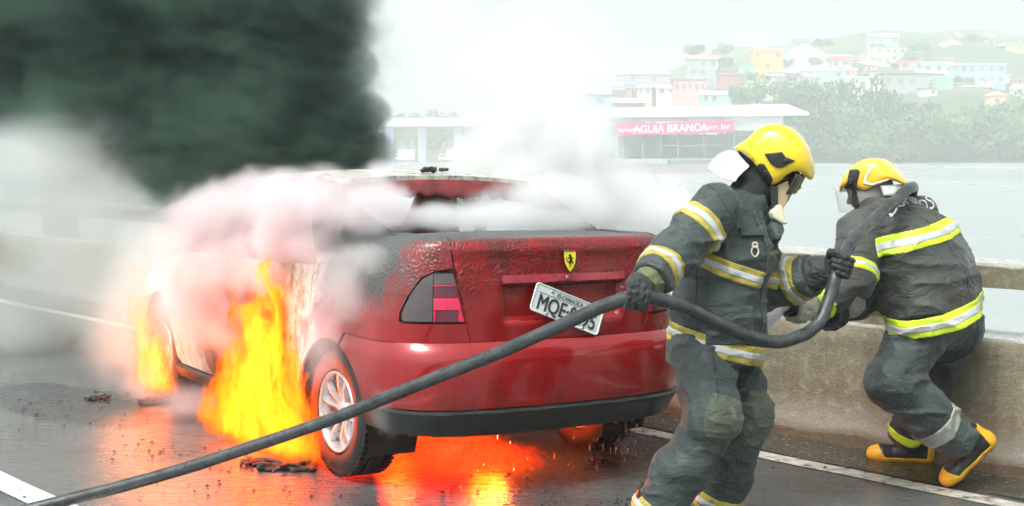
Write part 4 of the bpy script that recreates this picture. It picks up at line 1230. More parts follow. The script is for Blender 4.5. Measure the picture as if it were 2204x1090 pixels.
# ================================================================== FIREFIGHTERS
def cloth_material(name, c0, c1, wear, wear_at=.60, warm=None):
    m, nt, b = new_mat(name)
    v = nt.obj()
    n1 = nt.noise(v, 3.0, 5, 0.62).outputs[0]
    n2 = nt.noise(v, 17, 5, 0.68).outputs[0]
    weave = nt.noise(v, 420, 2, .6).outputs[0]
    c = nt.mix(nt.mapr(n1, .3, .7), c0, c1)
    if warm: c = nt.mix(nt.mapr(nt.noise(v, 5.0, 3).outputs[0], .5, .66, 0, .8), c, warm)
    c = nt.mix(nt.mapr(n2, wear_at, wear_at + .16, 0, .55), c, wear)
    wr_ = nt.noise(nt.scale(v, (1, 1, 1.9)), 8.5, 3, .55, .9).outputs[0]
    rid = nt.math('ABSOLUTE', nt.math('SUBTRACT', wr_, .5))
    rid = nt.mapr(rid, 0.0, 0.12, 1.0, 0.0, smooth=True)
    wb = nt.bump(rid, .32, .010)
    setp(nt, b, color=c, rough=nt.mapr(n2, .3, .7, .50, .72), sheen=.12, spec=.45,
         normal=nt.bump(nt.math('ADD', nt.math('MULTIPLY', n2, 1.0), nt.math('MULTIPLY', weave, .25)), .4, .005, wb))
    return m
M_JKT = cloth_material('green_black_turnout_cloth', (0.024, 0.037, 0.035), (0.044, 0.061, 0.057), (0.13, 0.155, 0.145))
M_TRS = cloth_material('blue_grey_turnout_cloth', (0.030, 0.043, 0.042), (0.050, 0.068, 0.066), (0.14, 0.165, 0.155))
M_JK2 = cloth_material('brown_black_turnout_cloth', (0.034, 0.037, 0.033), (0.056, 0.066, 0.058), (0.14, 0.15, 0.135), warm=(0.045, 0.038, 0.030))
M_KNEE = cloth_material('muddy_knee_patch', (0.042, 0.056, 0.040), (0.078, 0.092, 0.060), (0.24, 0.25, 0.20), .54)
M_SILV = simple('silver_reflective_tape', (0.50, 0.52, 0.53), 0.38, 0.1, var=.16, nscale=22, bump=.2, bscale=200, bdist=.001)
M_OLIV = simple('dull_yellow_tape', (0.42, 0.34, 0.06), 0.6, var=.3, nscale=25, bump=.3, bscale=220, bdist=.001)
M_LIME = simple('lime_tape', (0.62, 0.80, 0.03), 0.5, var=.1, nscale=20, bump=.2, bscale=220, bdist=.001)
M_GLOVE = cloth_material('black_glove_leather', (0.014, 0.017, 0.017), (0.030, 0.034, 0.033), (0.10, 0.11, 0.10), .6)
M_GLV2 = cloth_material('cream_glove_leather', (0.34, 0.33, 0.27), (0.50, 0.49, 0.42), (0.16, 0.15, 0.12), .56)
M_KHAKI = cloth_material('khaki_cuff_knit', (0.10, 0.11, 0.045), (0.16, 0.17, 0.075), (0.05, 0.06, 0.03), .55)
M_HELM = simple('yellow_helmet_shell', (0.86, 0.60, 0.012), 0.22, var=.05, nscale=5, coat=.7)
M_HELM2 = simple('amber_helmet_shell', (0.84, 0.50, 0.035), 0.26, var=.06, nscale=5, coat=.6)
M_HBLK = simple('helmet_black_fitting', (0.016, 0.018, 0.017), 0.4, bump=.2, bscale=120, bdist=.002)
M_ALU = simple('aluminised_neck_cloth', (0.56, 0.555, 0.54), 0.34, 0.35, var=.22, nscale=9, bump=.7, bscale=16, bdist=.02)
M_SKIN = simple('skin', (0.36, 0.20, 0.13), 0.5, var=.1)
M_HOOD = simple('black_hood_knit', (0.02, 0.022, 0.022), .85, bump=.4, bscale=200, bdist=.002)
M_CREAM = simple('cream_collar_cloth', (0.66, 0.62, 0.46), .75, var=.12, bump=.3, bscale=90, bdist=.003)
M_TAN = simple('tan_cheek_flap', (0.38, 0.30, 0.17), .55, var=.2, bump=.3, bscale=80)
M_BYEL = simple('yellow_boot_rubber', (0.72, 0.36, 0.015), .38, var=.2, nscale=18, bump=.3, bscale=80, bdist=.002)
M_BBLK = simple('black_boot_rubber', (0.018, 0.02, 0.02), .36, var=.3)
M_RUBBER = simple('wet_black_hose_rubber', (0.040, 0.046, 0.047), .32, var=.6, nscale=16, bump=.6, bscale=70, bdist=.004)
def visor_material():
    m, nt, b = new_mat('clear_visor')
    setp(nt, b, color=(.92, .95, .94), rough=.12, trans=.8, ior=1.05, alpha=.5)
    return m
M_VISOR = visor_material()

def band(name, parent, field, c, n, hw, mat, lo, hi, off=.004, h=.0055, keep=None):
    s = slab(c, n, hw)
    def f(p):
        d = np.maximum(field(p) - off, s(p))
        d = np.maximum(d, -(field(p) + .006))
        if keep is not None: d = np.maximum(d, keep(p))
        return d
    return sdf_obj(name, f, lo, hi, h, mat, parent, 1)
def tri_band(parent, field, c, n, hw, edge_mat, mid_mat, pad, keep=None, h=.0055, mid=.36, off=.004):
    """a reflective band: coloured tape with a silver stripe down its middle"""
    c = Vector(c)
    lo, hi = A3(c) - pad, A3(c) + pad
    o = band('reflective_band', parent, field, c, n, hw, edge_mat, lo, hi, off, h, keep)
    if o is not None and mid_mat is not None: 
        k = band('silver_stripe', parent, field, c, n, hw * mid, mid_mat, lo, hi, off + .0035, h * .85, keep)
        if k is not None:
            k.parent = o
    return o

def grip_hand(name, parent, c, t, o, wrist, mat, Rh=.034, k=1.0, flip=False, span=235, thumb=True, cuff=None, h=.0032, palm_w=.046, flare=.052):
    """a gloved hand closed round a tube: c on the tube's axis, t along it towards the index finger, o from the axis to the back of the hand"""
    c, t, o, wrist = Vector(c), Vector(t).normalized(), Vector(o), Vector(wrist)
    o = (o - t * o.dot(t)).normalized(); q = t.cross(o).normalized()
    if flip: q = -q
    def arc(off, ang, rad): return c + t * off + (o * math.cos(ang) + q * math.sin(ang)) * rad
    fs = []
    for i in range(4):
        rf = (.0125, .0132, .0128, .0112)[i] * k
        off = (.034, .0115, -.0115, -.033)[i] * k
        ln = (.92, 1.0, .96, .82)[i] * span
        pts = [arc(off * (1.05 - .1 * j / 6), R(8 + ln * j / 6), Rh + rf * .95) for j in range(7)]
        fs.append(union([cone(pts[j], pts[j + 1], rf * (1.06 - .045 * j) * (1.08 if j in (1, 3) else 1), rf * (1.06 - .045 * (j + 1))) for j in range(6)], .003))
    pc = c + o * (Rh + .014 * k)
    palm = union([cone(pc + t * .026 * k, pc - t * .024 * k, .021 * k, .020 * k, o.cross(t), 1.35), cone(pc - q * .012 + t * .02 * k, pc - q * .030 + o * .004, .020 * k, .022 * k),
                  cone(pc - t * .020 * k, pc - q * .030 + o * .004, .020 * k, .022 * k), cone(pc - q * .020 + o * .004, wrist, .026 * k, flare * .62)], .018)
    hand = palm
    fing = fs
    def f(p):
        d = palm(p)
        fd = None
        for g in fing:
            e = g(p); fd = e if fd is None else np.minimum(fd, e)
        return smin(d, fd, .008)
    extra = []
    if thumb:
        T0 = pc - q * .026 * k + t * .020 * k
        tp = [T0, c + t * .040 * k - q * (Rh + .012) + o * .012, c + t * .046 * k - q * (Rh + .009) * .78 - o * (Rh + .010) * .62, c + t * .040 * k - q * (Rh + .008) * .1 - o * (Rh + .012)]
        th = union([cone(tp[0], tp[1], .019 * k, .0155 * k), cone(tp[1], tp[2], .0155 * k, .014 * k), cone(tp[2], tp[3], .014 * k, .0115 * k)], .006)
        f0 = f
        f = lambda p: smin(f0(p), th(p), .008)
    lo, hi = bounds([c, wrist, pc], .095)
    g = folds(f, .0032, (55, 55, 55), 3)
    hand = sdf_obj(name, g, lo, hi, h, mat, parent, 1)
    return hand

def boot(parent, ankle, toe, up, label=None, yellow=True, L=.30, shin=None):
    """rubber boot: black upper, yellow toe, foxing and heel, lugged sole. toe: direction of the foot; up: up from the sole"""
    ankle = Vector(ankle); up = Vector(up).normalized(); fw = Vector(toe); fw = (fw - up * fw.dot(up)).normalized(); sd = fw.cross(up)
    heel = ankle - up * .075 - fw * .055
    def at(a, b, c=0): return heel + fw * a + up * b + sd * c
    base = union([cone(at(.0, .03), at(.10, .032), .043, .040), cone(at(.10, .034), at(.205, .026), .042, .040, sd, 1.18), cone(at(.205, .030), at(.245, .026), .042, .036, sd, 1.15),
                  cone(at(.02, .06), at(.045, .18), .050, .062), cone(at(.10, .06), at(.05, .13), .045, .055)] + ([cone(at(.04, .10), ankle + (Vector(shin) - ankle).normalized() * .12, .060, .066)] if shin is not None else []), .03)
    floor = lambda p: -((p - A3(heel)) @ A3(up)) - .012
    f = lambda p: smax(base(p), floor(p), .012)
    lo, hi = bounds([at(-.09, -.04, -.09), at(.31, -.04, .09), at(.31, .2, -.09), at(-.09, .26, .09)], .02)
    b = sdf_obj('boot', f, lo, hi, .0055, M_BBLK, parent, 1)
    if label: b['label'] = label
    A = A3(heel); FW, UP = A3(fw), A3(up)
    def yz(p):
        a = (p - A) @ FW; u = (p - A) @ UP
        low = u - (.020 + .0 * a)
        toe_ = .198 - a + (u - .03) * .55
        hl = a - (-.010) + (u - .07) * .1
        return np.minimum(np.minimum(low, toe_), np.maximum(hl, u - .12))
    if yellow:
        g = lambda p: np.maximum(np.maximum(f(p) - .0035, yz(p)), -(f(p) + .006))
        sdf_obj('yellow_guard', g, lo, hi, .0055, M_BYEL, b, 1).parent = b
    sole = lambda p: np.maximum(np.maximum(base(p) - .006, np.abs((p - A) @ UP + .013) - .011), .004 - .010 * np.abs(np.sin(((p - A) @ FW) * 95)) * (np.abs((p - A) @ UP + .02) < .008))
    s = sdf_obj('sole', sole, lo, hi, .0055, M_BBLK, b, 1)
    return b

def rot_to(parent): return None

def torso_field(pts, w, k=.06):
    """pts: (centre, front-back radius, widening) from hem to shoulders"""
    fs = []
    for (a, ra, sa), (b, rb, sb) in zip(pts[:-1], pts[1:]): fs.append(cone(a, b, ra, rb, w, (sa + sb) / 2))
    return union(fs, k)
def limb(pts, k=.03):
    return union([cone(a, b, ra, rb) for (a, ra), (b, rb) in zip(pts[:-1], pts[1:])], k)

def face_head(c, fw, up, k=1.0):
    """a head with brow, nose, mouth and ears; c its middle, fw where it looks"""
    fw, up = Vector(fw).normalized(), Vector(up).normalized(); up = (up - fw * up.dot(fw)).normalized(); sd = fw.cross(up)
    c = Vector(c)
    def at(a, b, s=0): return c + fw * a * k + up * b * k + sd * s * k
    fs = [ell(at(-.012, .03), (.098 * k, .105 * k, .078 * k), [fw, up, sd]), ell(at(.018, -.045), (.070 * k, .075 * k, .060 * k), [fw, up, sd]),
          cone(at(.078, -.092), at(.060, -.092), .020 * k, .024 * k), cone(at(.092, .012), at(.112, -.022), .010 * k, .015 * k), cone(at(.104, -.026, -.012), at(.104, -.026, .012), .008 * k, .008 * k),
          cone(at(.086, .026, -.035), at(.086, .026, .035), .012 * k, .012 * k), cone(at(.088, -.056, -.018), at(.088, -.056, .018), .008 * k, .008 * k), cone(at(.088, -.068, -.014), at(.088, -.068, .014), .008 * k, .008 * k),
          ell(at(-.01, -.01, .078), (.018 * k, .030 * k, .010 * k), [fw, up, sd]), ell(at(-.01, -.01, -.078), (.018 * k, .030 * k, .010 * k), [fw, up, sd])]
    f = union(fs, .014 * k)
    eyes = union([ell(at(.082, .006, .031), (.014 * k, .010 * k, .016 * k), [fw, up, sd]), ell(at(.082, .006, -.031), (.014 * k, .010 * k, .016 * k), [fw, up, sd])], .002)
    return (lambda p: smax(f(p), -eyes(p), .008)), at
def eyes_mesh(parent, at):
    for s in (.031, -.031):
        m = MB(); c = at(.076, .006, s) - parent.location
        m.lathe([(.012 * math.sin(math.pi * i / 8), .012 * math.cos(math.pi * i / 8)) for i in range(9)], Matrix.Translation(c), 14)
        m.build('eye', M_BLK, parent, True)

def poly_sdf(poly):
    pts = np.array(poly, float)
    def f(a, b):
        d = np.full(a.shape, 1e9); s = np.ones(a.shape)
        n = len(pts); j = n - 1
        for i in range(n):
            e = pts[j] - pts[i]; wx, wy = a - pts[i, 0], b - pts[i, 1]
            t = np.clip((wx * e[0] + wy * e[1]) / (e @ e), 0, 1)
            bx, by = wx - e[0] * t, wy - e[1] * t
            d = np.minimum(d, bx * bx + by * by)
            c1 = b >= pts[i, 1]; c2 = b < pts[j, 1]; c3 = e[0] * wy > e[1] * wx
            flip = (c1 & c2 & c3) | (~c1 & ~c2 & ~c3)
            s = np.where(flip, -s, s); j = i
        return s * np.sqrt(d)
    return f
def helmet(parent, c, fw, up, prof, low, W, mat, k=.045, centre=(0, .02), radii=(.19, .17)):
    """side profile prof (forward, up) rounded across; low: the same outline opened downwards, for the hollow"""
    fw, up = Vector(fw).normalized(), Vector(up).normalized(); up = (up - fw * up.dot(fw)).normalized(); sd = fw.cross(up)
    C, FW, UP, SD = A3(c), A3(fw), A3(up), A3(sd)
    sp = [(p.x, p.y) for p in catmull([(a, b, 0) for a, b in prof] + [(prof[0][0], prof[0][1], 0)], 5)][:-1]
    p1, p2 = poly_sdf(sp), poly_sdf(low)
    def solid(p, pf, sh):
        q = p - C; a, b, s = q @ FW, q @ UP, np.abs(q @ SD)
        qq = ((a - centre[0]) / radii[0]) ** 2 + ((b - centre[1]) / radii[1]) ** 2
        w = W * np.sqrt(np.maximum(.02, 1 - np.minimum(.98, qq) ** 1.3))
        return smax(pf(a, b), (s - w) * .8, k) + sh
    inner = lambda p: solid(p, p2, .010)
    f = lambda p: smax(solid(p, p1, 0), -inner(p), .004)
    lo, hi = C - .25, C + .25
    o = sdf_obj('helmet', f, lo, hi, .0042, mat, parent, 2)
    def at(a, b, s=None):
        """a point on the shell's near side above the profile place (a, b), with its outward normal"""
        if s is None:
            qq = ((a - centre[0]) / radii[0]) ** 2 + ((b - centre[1]) / radii[1]) ** 2
            s = W * math.sqrt(max(.02, 1 - min(.98, qq) ** 1.3))
        return Vector(c) + fw * a + up * b + sd * s
    return o, (lambda p: solid(p, p1, 0)), at, (fw, up, sd)
def plate_on(name, parent, field, C, fr, poly, sgn, mat, off=.006, pad=.2, h=.0036):
    """a fitting shaped like poly (forward, up) hugging one side of a shell"""
    fw, up, sd = [A3(v) for v in fr]; C = A3(C); pf = poly_sdf(poly)
    def f(p):
        q = p - C
        d = np.maximum(pf(q @ fw, q @ up), field(p) - off)
        d = np.maximum(d, -(field(p) + .004))
        return np.maximum(d, .02 - sgn * (q @ sd))
    o = sdf_obj(name, f, C - pad, C + pad, h, mat, parent, 1)
    return o
# ---- firefighter dragging the hose
F1 = thing('person', 'firefighter in yellow helmet and dark green gear hauling the black hose with both hands', 'person', G(1500, 1140) * 1.0, (0, 0, 0), 'firefighters at the burning car')
fw1 = Vector((math.cos(R(18)), -math.sin(R(18)), 0)); rt1 = fw1.cross(Vector((0, 0, 1)))      # forward, and his right side (towards the camera)
up = Vector((0, 0, 1))
hem, waist, chest, upper, neck = P(1540, 768, 5.72), P(1546, 660, 5.72), P(1574, 545, 5.74), P(1577, 468, 5.75), P(1612, 420, 5.75)
shR, elR, wrR, haR = P(1540, 448, 5.53), P(1458, 540, 5.40), P(1398, 606, 5.24), P(1368, 637, 5.15)
shL, elL, wrL, haL = P(1622, 465, 5.92), P(1636, 628, 5.90), P(1748, 592, 5.74), P(1806, 572, 5.66)
torso = torso_field([(hem, .196, 1.24), (waist, .178, 1.2), (chest, .160, 1.28), (upper, .120, 1.5)], rt1, .06)
armR = limb([(shR, .098), (elR, .088), (wrR, .078)], .03); armL = limb([(shL, .098), (elL, .088), (wrL, .084)], .03)
collar = union([cone(neck - up * .045, P(1640, 425, 5.75), .082, .078)], .02)
jk_raw = union([torso, armR, armL, collar], .05)
jk_f = folds(jk_raw, .018, (6.5, 6.5, 12), 11)
cuts = [(hem + Vector((0, 0, -.012)), Vector((.05, 0, -1))), (P(1640, 418, 5.75), (P(1645, 412, 5.75) - neck).normalized()), (wrR, (wrR - elR).normalized()), (wrL, (wrL - elL).normalized())]
def cut_ends(f, cuts, reach=.16):
    cs = [(A3(c), A3(Vector(n).normalized())) for c, n in cuts]
    def g(p):
        d = f(p)
        for c, n in cs:
            q = p - c; al = q @ n
            rad = np.sqrt(np.maximum(0, (q * q).sum(1) - al * al))
            d = np.where(rad < reach * (3 if abs(n[2]) > .9 else 1), smax(d, np.where((al > -.1) & (al < .25), al, -1.0), .008), d)
        return d
    return g
jk = cut_ends(jk_f, cuts)
lo, hi = bounds([hem, neck, elR, wrR, wrL, shL], .28)
jo = sdf_obj('jacket', jk, lo, hi, .0075, M_JKT, F1, 1)
# reflective bands: chest, hem, sleeves
tz = (upper - hem).normalized()
only_torso = lambda p: torso(p) - .055
not_armR = lambda p: np.maximum(torso(p) - .045, -(armR(p) - .004))
tri_band(jo, jk_f, P(1575, 572, 5.72), (tz + fw1 * .28 + rt1 * .05).normalized(), .036, M_OLIV, M_SILV, .36, not_armR)
tri_band(jo, jk_f, P(1545, 738, 5.72), (tz + fw1 * .16).normalized(), .040, M_OLIV, M_SILV, .36, only_torso)
onR = lambda p: armR(p) - .03
onL = lambda p: armL(p) - .03
tri_band(jo, jk_f, shR.lerp(elR, .46), elR - shR, .038, M_OLIV, M_SILV, .16, onR)
tri_band(jo, jk_f, elR.lerp(wrR, .62), wrR - elR, .036, M_OLIV, M_SILV, .15, onR)
tri_band(jo, jk_f, elL.lerp(wrL, .70), wrL - elL, .036, M_OLIV, M_SILV, .15, onL)
# front flap with zip, pocket flap and key ring
def slabbed(field, C, du, dv, n, hu, hv, off):
    C, U, V = A3(C), A3(Vector(du).normalized()), A3(Vector(dv).normalized())
    def f(p):
        q = p - C
        d = np.maximum(np.maximum(np.abs(q @ U) - hu, np.abs(q @ V) - hv), field(p) - off)
        return np.maximum(np.maximum(d, -(field(p) + .006)), -(q @ A3(n)) - .1)
    return f
def patch(name, parent, field, C, U, V, n, hu, hv, off, mat, h=.005):
    f = slabbed(field, C, U, V, n, hu, hv, off); r = max(hu, hv) + .12
    return sdf_obj(name, f, A3(C) - r, A3(C) + r, h, mat, parent, 1)
fl_c = P(1652, 600, 5.60)
patch('front_flap', jo, jk_f, fl_c, (rt1 * .8 + fw1 * -.35), (tz + fw1 * .1), fw1 + rt1 * .7, .026, .26, .012, M_JKT)
patch('pocket_flap', jo, jk_f, P(1622, 500, 5.56), fw1 - rt1 * .3, up, rt1 + fw1 * .4, .055, .016, .010, M_JKT)
patch('hip_pocket', jo, jk_f, P(1572, 700, 5.53), fw1, up, rt1, .085, .075, .011, M_JKT)
kr = MB(); kc = P(1625, 534, 5.535)
for (dz, r_, sc) in ((0.012, .010, 1.0), (-.014, .014, 1.5)):
    ring = [kc + Vector((r_ * math.cos(a), -.0, dz + r_ * sc * math.sin(a))) for a in [2 * math.pi * i / 16 for i in range(17)]]
    kr.tube([q - F1.location for q in ring], .0035, 8)
kr.build('key_ring', M_CREAM, jo, True)

M_SEAM = simple('dark_seam', (.012, .016, .016), .9)  # thin dark lines along the garment seams
def seam(parent, field, c, n, keep, pad=.35, hw=.0028):
    return band('seam', parent, field, c, n, hw, M_SEAM, A3(c) - pad, A3(c) + pad, .0022, .004, keep)
seam(jo, jk_f, P(1506, 640, 5.6), (fw1 + up * .08), lambda p: np.maximum(np.maximum(torso(p) - .05, -(armR(p) - .004)), (p - A3(P(1500, 640, 5.72))) @ A3(-rt1)))
seam(jo, jk_f, shR.lerp(elR, .05) + Vector((.01, 0, .01)), (elR - shR).normalized() + fw1 * -.5, onR, .2)
seam(jo, jk_f, P(1560, 655, 5.7), up + fw1 * .1, lambda p: np.maximum(only_torso(p), (p - A3(P(1500, 640, 5.70))) @ A3(-rt1)), .35, .0022)
# trousers
hipR, knR, anR = P(1512, 765, 5.60), P(1532, 898, 5.44), P(1406, 1116, 5.50)
hipL, knL, anL = P(1572, 775, 5.86), P(1608, 888, 5.70), P(1544, 1092, 5.76)
legR = limb([(hipR, .130), (knR, .097), (anR.lerp(knR, .45), .100), (anR, .096)], .04)
legL = limb([(hipL, .124), (knL, .092), (anL.lerp(knL, .45), .094), (anL, .092)], .04)
seat = union([cone(P(1530, 735, 5.66), P(1550, 740, 5.84), .135, .135)], .02)
tr_raw = union([seat, legR, legL], .035)
tr_f = folds(tr_raw, .018, (6.5, 6.5, 12.5), 23)
dR, dL = (anR - knR).normalized(), (anL - knL).normalized()
tr = cut_ends(tr_f, [(anR, dR), (anL, dL), (P(1540, 705, 5.75), up)], .15)
lo, hi = bounds([hipR, knR, anR, hipL, anL, knL], .2)
to = sdf_obj('trousers', tr, lo, hi, .0075, M_TRS, F1, 1)
tri_band(to, tr_f, anR - dR * .035, dR, .036, M_OLIV, M_SILV, .16, lambda p: legR(p) - .03)
tri_band(to, tr_f, anL - dL * .030, dL, .036, M_OLIV, M_SILV, .16, lambda p: legL(p) - .03)
def knee_patch(field, leg, kn, hip, an, fwd, parent, hw=.115):
    ax = ((kn - hip).normalized() + (an - kn).normalized()).normalized()
    C, F_, X = A3(kn), A3(fwd), A3(ax)
    def f(p):
        q = p - C
        d = np.maximum(np.maximum(field(p) - .006, -(field(p) + .006)), np.abs(q @ X - .03) - hw)
        return np.maximum(np.maximum(d, .028 - (q @ F_)), leg(p) - .03)
    return sdf_obj('knee_patch', f, C - .2, C + .2, .0055, M_KNEE, parent, 1)
seam(to, tr_f, hipR.lerp(knR, .5), (fw1 * .9 - rt1 * .5), lambda p: np.maximum(legR(p) - .03, (p - A3(hipR)) @ A3(-rt1)), .3)
knee_patch(tr_f, legR, knR, hipR, anR, (fw1 + rt1 * .35).normalized(), to)
knee_patch(tr_f, legL, knL, hipL, anL, (fw1 + rt1 * .45).normalized(), to)
boot(F1, anR + Vector((0, 0, -.02)), fw1 + rt1 * .1, up, shin=knR)
boot(F1, anL + Vector((0, 0, .0)), fw1, up, shin=knL)

# hands
grip_hand('glove', F1, haR, Vector((.95, .12, -.12)), Vector((.12, -.45, .9)), wrR.lerp(haR, .35), M_GLOVE)
grip_hand('glove', F1, haL, Vector((.30, .08, .95)), Vector((-.15, .95, -.05)), wrL.lerp(haL, .30), M_GLOVE, flip=True)
for a, b, r0, r1 in ((wrR.lerp(elR, .12), wrR.lerp(haR, .42), .066, .052), (wrL.lerp(elL, .0), wrL.lerp(haL, .72), .076, .050)):
    f = folds(cone(a, b, r0, r1), .007, (30, 30, 30), 5)
    lo, hi = bounds([a, b], .1)
    g = cut_ends(f, [(b, (b - a)), (a, (a - b))], .2)
    sdf_obj('glove_cuff', g, lo, hi, .005, M_KHAKI if a.x < 1.2 and a is not None and r0 < .07 else M_GLOVE, F1, 1)

# helmet, hood, collar and head
S1 = FPX / 5.74
hc = P(1668, 335, 5.74)
def hp(x, y): return ((x - 1668) / S1 / .955, (335 - y) / S1)
prof = [hp(*q) for q in ((1750, 393), (1747, 352), (1729, 306), (1701, 277), (1666, 267), (1636, 277), (1612, 300), (1582, 320), (1607, 335), (1635, 369), (1654, 397), (1671, 407), (1692, 396), (1705, 383), (1720, 378), (1735, 387))]
low = [hp(*q) for q in ((1743, 520), (1743, 352), (1727, 306), (1700, 279), (1666, 270), (1637, 281), (1613, 304), (1590, 322), (1590, 520))]
ho, hfield, hat, hfr = helmet(F1, hc, fw1, up, prof, low, .128, M_HELM, radii=(.178, .165), centre=(hp(1668, 340)))
hR = hfr[2]
sgn = 1 if hR.dot(rt1) > 0 else -1
vent = [hp(*q) for q in ((1655, 331), (1690, 327), (1697, 338), (1717, 346), (1701, 354), (1690, 361), (1680, 361), (1668, 352))]
plate_on('helmet_vent', ho, hfield, hc, hfr, vent, sgn, M_HBLK, .007)
knob = [hp(1699 + 6 * math.cos(a), 347 + 6 * math.sin(a)) for a in [2 * math.pi * i / 12 for i in range(12)]]
plate_on('vent_knob', ho, hfield, hc, hfr, knob, sgn, M_HBLK, .013)
def oval(x0, y0, x1, y1, w, n=7):
    d = math.atan2(y1 - y0, x1 - x0); pts = []
    for i in range(n + 1): a = d + math.pi / 2 + math.pi * i / n; pts.append((x0 + w * math.cos(a), y0 + w * math.sin(a)))
    for i in range(n + 1): a = d - math.pi / 2 + math.pi * i / n; pts.append((x1 + w * math.cos(a), y1 + w * math.sin(a)))
    return [hp(*q) for q in pts]
plate_on('strap_bracket', ho, hfield, hc, hfr, oval(1649, 360, 1663, 386, 9), sgn, M_HBLK, .007)
plate_on('bracket_button', ho, hfield, hc, hfr, oval(1657, 371, 1661, 380, 4), sgn, M_HBLK, .011)
plate_on('maker_tag', ho, hfield, hc, hfr, [hp(*q) for q in ((1627, 338), (1631, 336), (1637, 345), (1633, 348))], sgn, M_OLIV, .003)
# aluminised flap from the helmet's rear rim over the nape
fv, ff_ = [], []
NA, NB = 22, 9
for i in range(NA + 1):
    ph = -1.25 + 2.5 * i / NA
    l = .128 * math.sin(ph); bk = math.cos(ph)
    ia, ib = hp(1642 - 50 * bk, 374 - 50 * bk); oa, ob = hp(1634 - 108 * bk, 398 - 38 * bk ** 2)
    for j in range(NB + 1):
        t = j / NB
        a = ia + (oa - ia) * t; b = ib + (ob - ib) * t + .022 * math.sin(math.pi * t) * bk
        wv = .006 * math.sin(ph * 9 + t * 4) * t
        fv.append(hc + fw1 * (a - wv) + up * (b + wv) + hR * l * (1.0 + .12 * t))
for i in range(NA):
    for j in range(NB): ff_.append((i * (NB + 1) + j, i * (NB + 1) + j + 1, (i + 1) * (NB + 1) + j + 1, (i + 1) * (NB + 1) + j))
o = mesh_obj('neck_flap', [v - F1.location for v in fv], ff_, M_ALU, ho)
md = o.modifiers.new('t', 'SOLIDIFY'); md.thickness = .004; md.offset = 0
md = o.modifiers.new('s', 'SUBSURF'); md.levels = 1; md.render_levels = 2
hd_c = P(1672, 372, 5.74)
hfw = (fw1 * math.cos(R(22)) - up * math.sin(R(22)))
hd, hdat = face_head(hd_c, hfw, up, .93)
neckf = cone(hd_c - hfw * .03, neck - up * .05, .06, .072)
hoodf = union([ell(hd_c - hfw * .012 - up * .0, (.106, .116, .09), [hfw, (up - hfw * up.dot(hfw)).normalized(), hR]), cone(hd_c - hfw * .02 - up * .03, neck, .085, .085), cone(hdat(.02, -.08), hdat(.045, -.085), .052, .045)], .03)
hn = A3(hfw); hC = A3(hd_c)
hood = lambda p: smax(smax(hoodf(p), -(hd(p) - .002), .004), ((p - hC) @ hn - .125), .006)
lo, hi = bounds([hd_c, neck], .16)
sdf_obj('hood', hood, lo, hi, .006, M_HOOD, F1, 1)
# standing collar, cream collar cloth and chin flap
def cloth_piece(name, pts, Y, th, mat, bw=.006):
    q = [P(x, y, Y) - F1.location for x, y in pts]
    n = Vector((.15, -1, .1)).normalized(); m = MB(); k = len(q)
    m.add([a + n * th / 2 for a in q] + [a - n * th / 2 for a in q], [tuple(range(k)), tuple(range(2 * k - 1, k - 1, -1))] + [(i, k + i, k + (i + 1) % k, (i + 1) % k) for i in range(k)])
    o = m.build(name, mat, F1); bevel(o, bw, 3); return o
cloth_piece('collar_cloth', [(1671, 440), (1679, 444), (1684, 458), (1686, 470), (1694, 481), (1684, 485), (1672, 478), (1660, 470), (1656, 458)], 5.655, .05, M_CREAM, .009)
f = union([cone(P(1672, 510, 5.62), P(1668, 495, 5.66), .02, .03), cone(P(1668, 495, 5.66), P(1662, 530, 5.66), .03, .02)], .02)
lo, hi = bounds([P(1668, 505, 5.64)], .12); sdf_obj('collar_tab', folds(f, .004, (30, 30, 30), 4), lo, hi, .005, M_JKT, F1, 1)
ck = MB()
cpoly = [hp(*q) for q in ((1678, 398), (1700, 388), (1704, 412), (1699, 434), (1687, 451), (1678, 447))]
fr = Matrix(((fw1.x, up.x, hR.x * sgn, 0), (fw1.y, up.y, hR.y * sgn, 0), (fw1.z, up.z, hR.z * sgn, 0), (0, 0, 0, 1)))
ck.prism(cpoly, .070, .082, Matrix.Translation(hc - F1.location) @ fr); bevel(ck.build('cheek_flap', M_TAN, ho), .004)
ck = MB(); ck.prism([hp(*q) for q in ((1664, 398), (1680, 400), (1681, 444), (1692, 448), (1690, 453), (1668, 448), (1666, 425))], .076, .090, Matrix.Translation(hc - F1.location) @ fr); bevel(ck.build('chin_strap', M_HBLK, ho), .003)
ck = MB()
gv, gf = [], []
for i in range(13):
    ph = -1.2 + 2.4 * i / 12
    for j in range(7):
        t = j / 6
        a0, b0 = hp(1732, 374); a1, b1 = hp(1712, 416)
        rad = .115
        gv.append(hc + fw1 * (a0 + (a1 - a0) * t - .05 * (1 - math.cos(ph))) + up * (b0 + (b1 - b0) * t) + hR * .10 * math.sin(ph) - F1.location)
for i in range(12):
    for j in range(6): gf.append((i * 7 + j, i * 7 + j + 1, (i + 1) * 7 + j + 1, (i + 1) * 7 + j))
M_GOGG = simple('smoky_eye_shield', (0.045, 0.035, 0.028), .2, var=.3, coat=.6)
o = mesh_obj('eye_shield', gv, gf, M_GOGG, ho); md = o.modifiers.new('t', 'SOLIDIFY'); md.thickness = .003
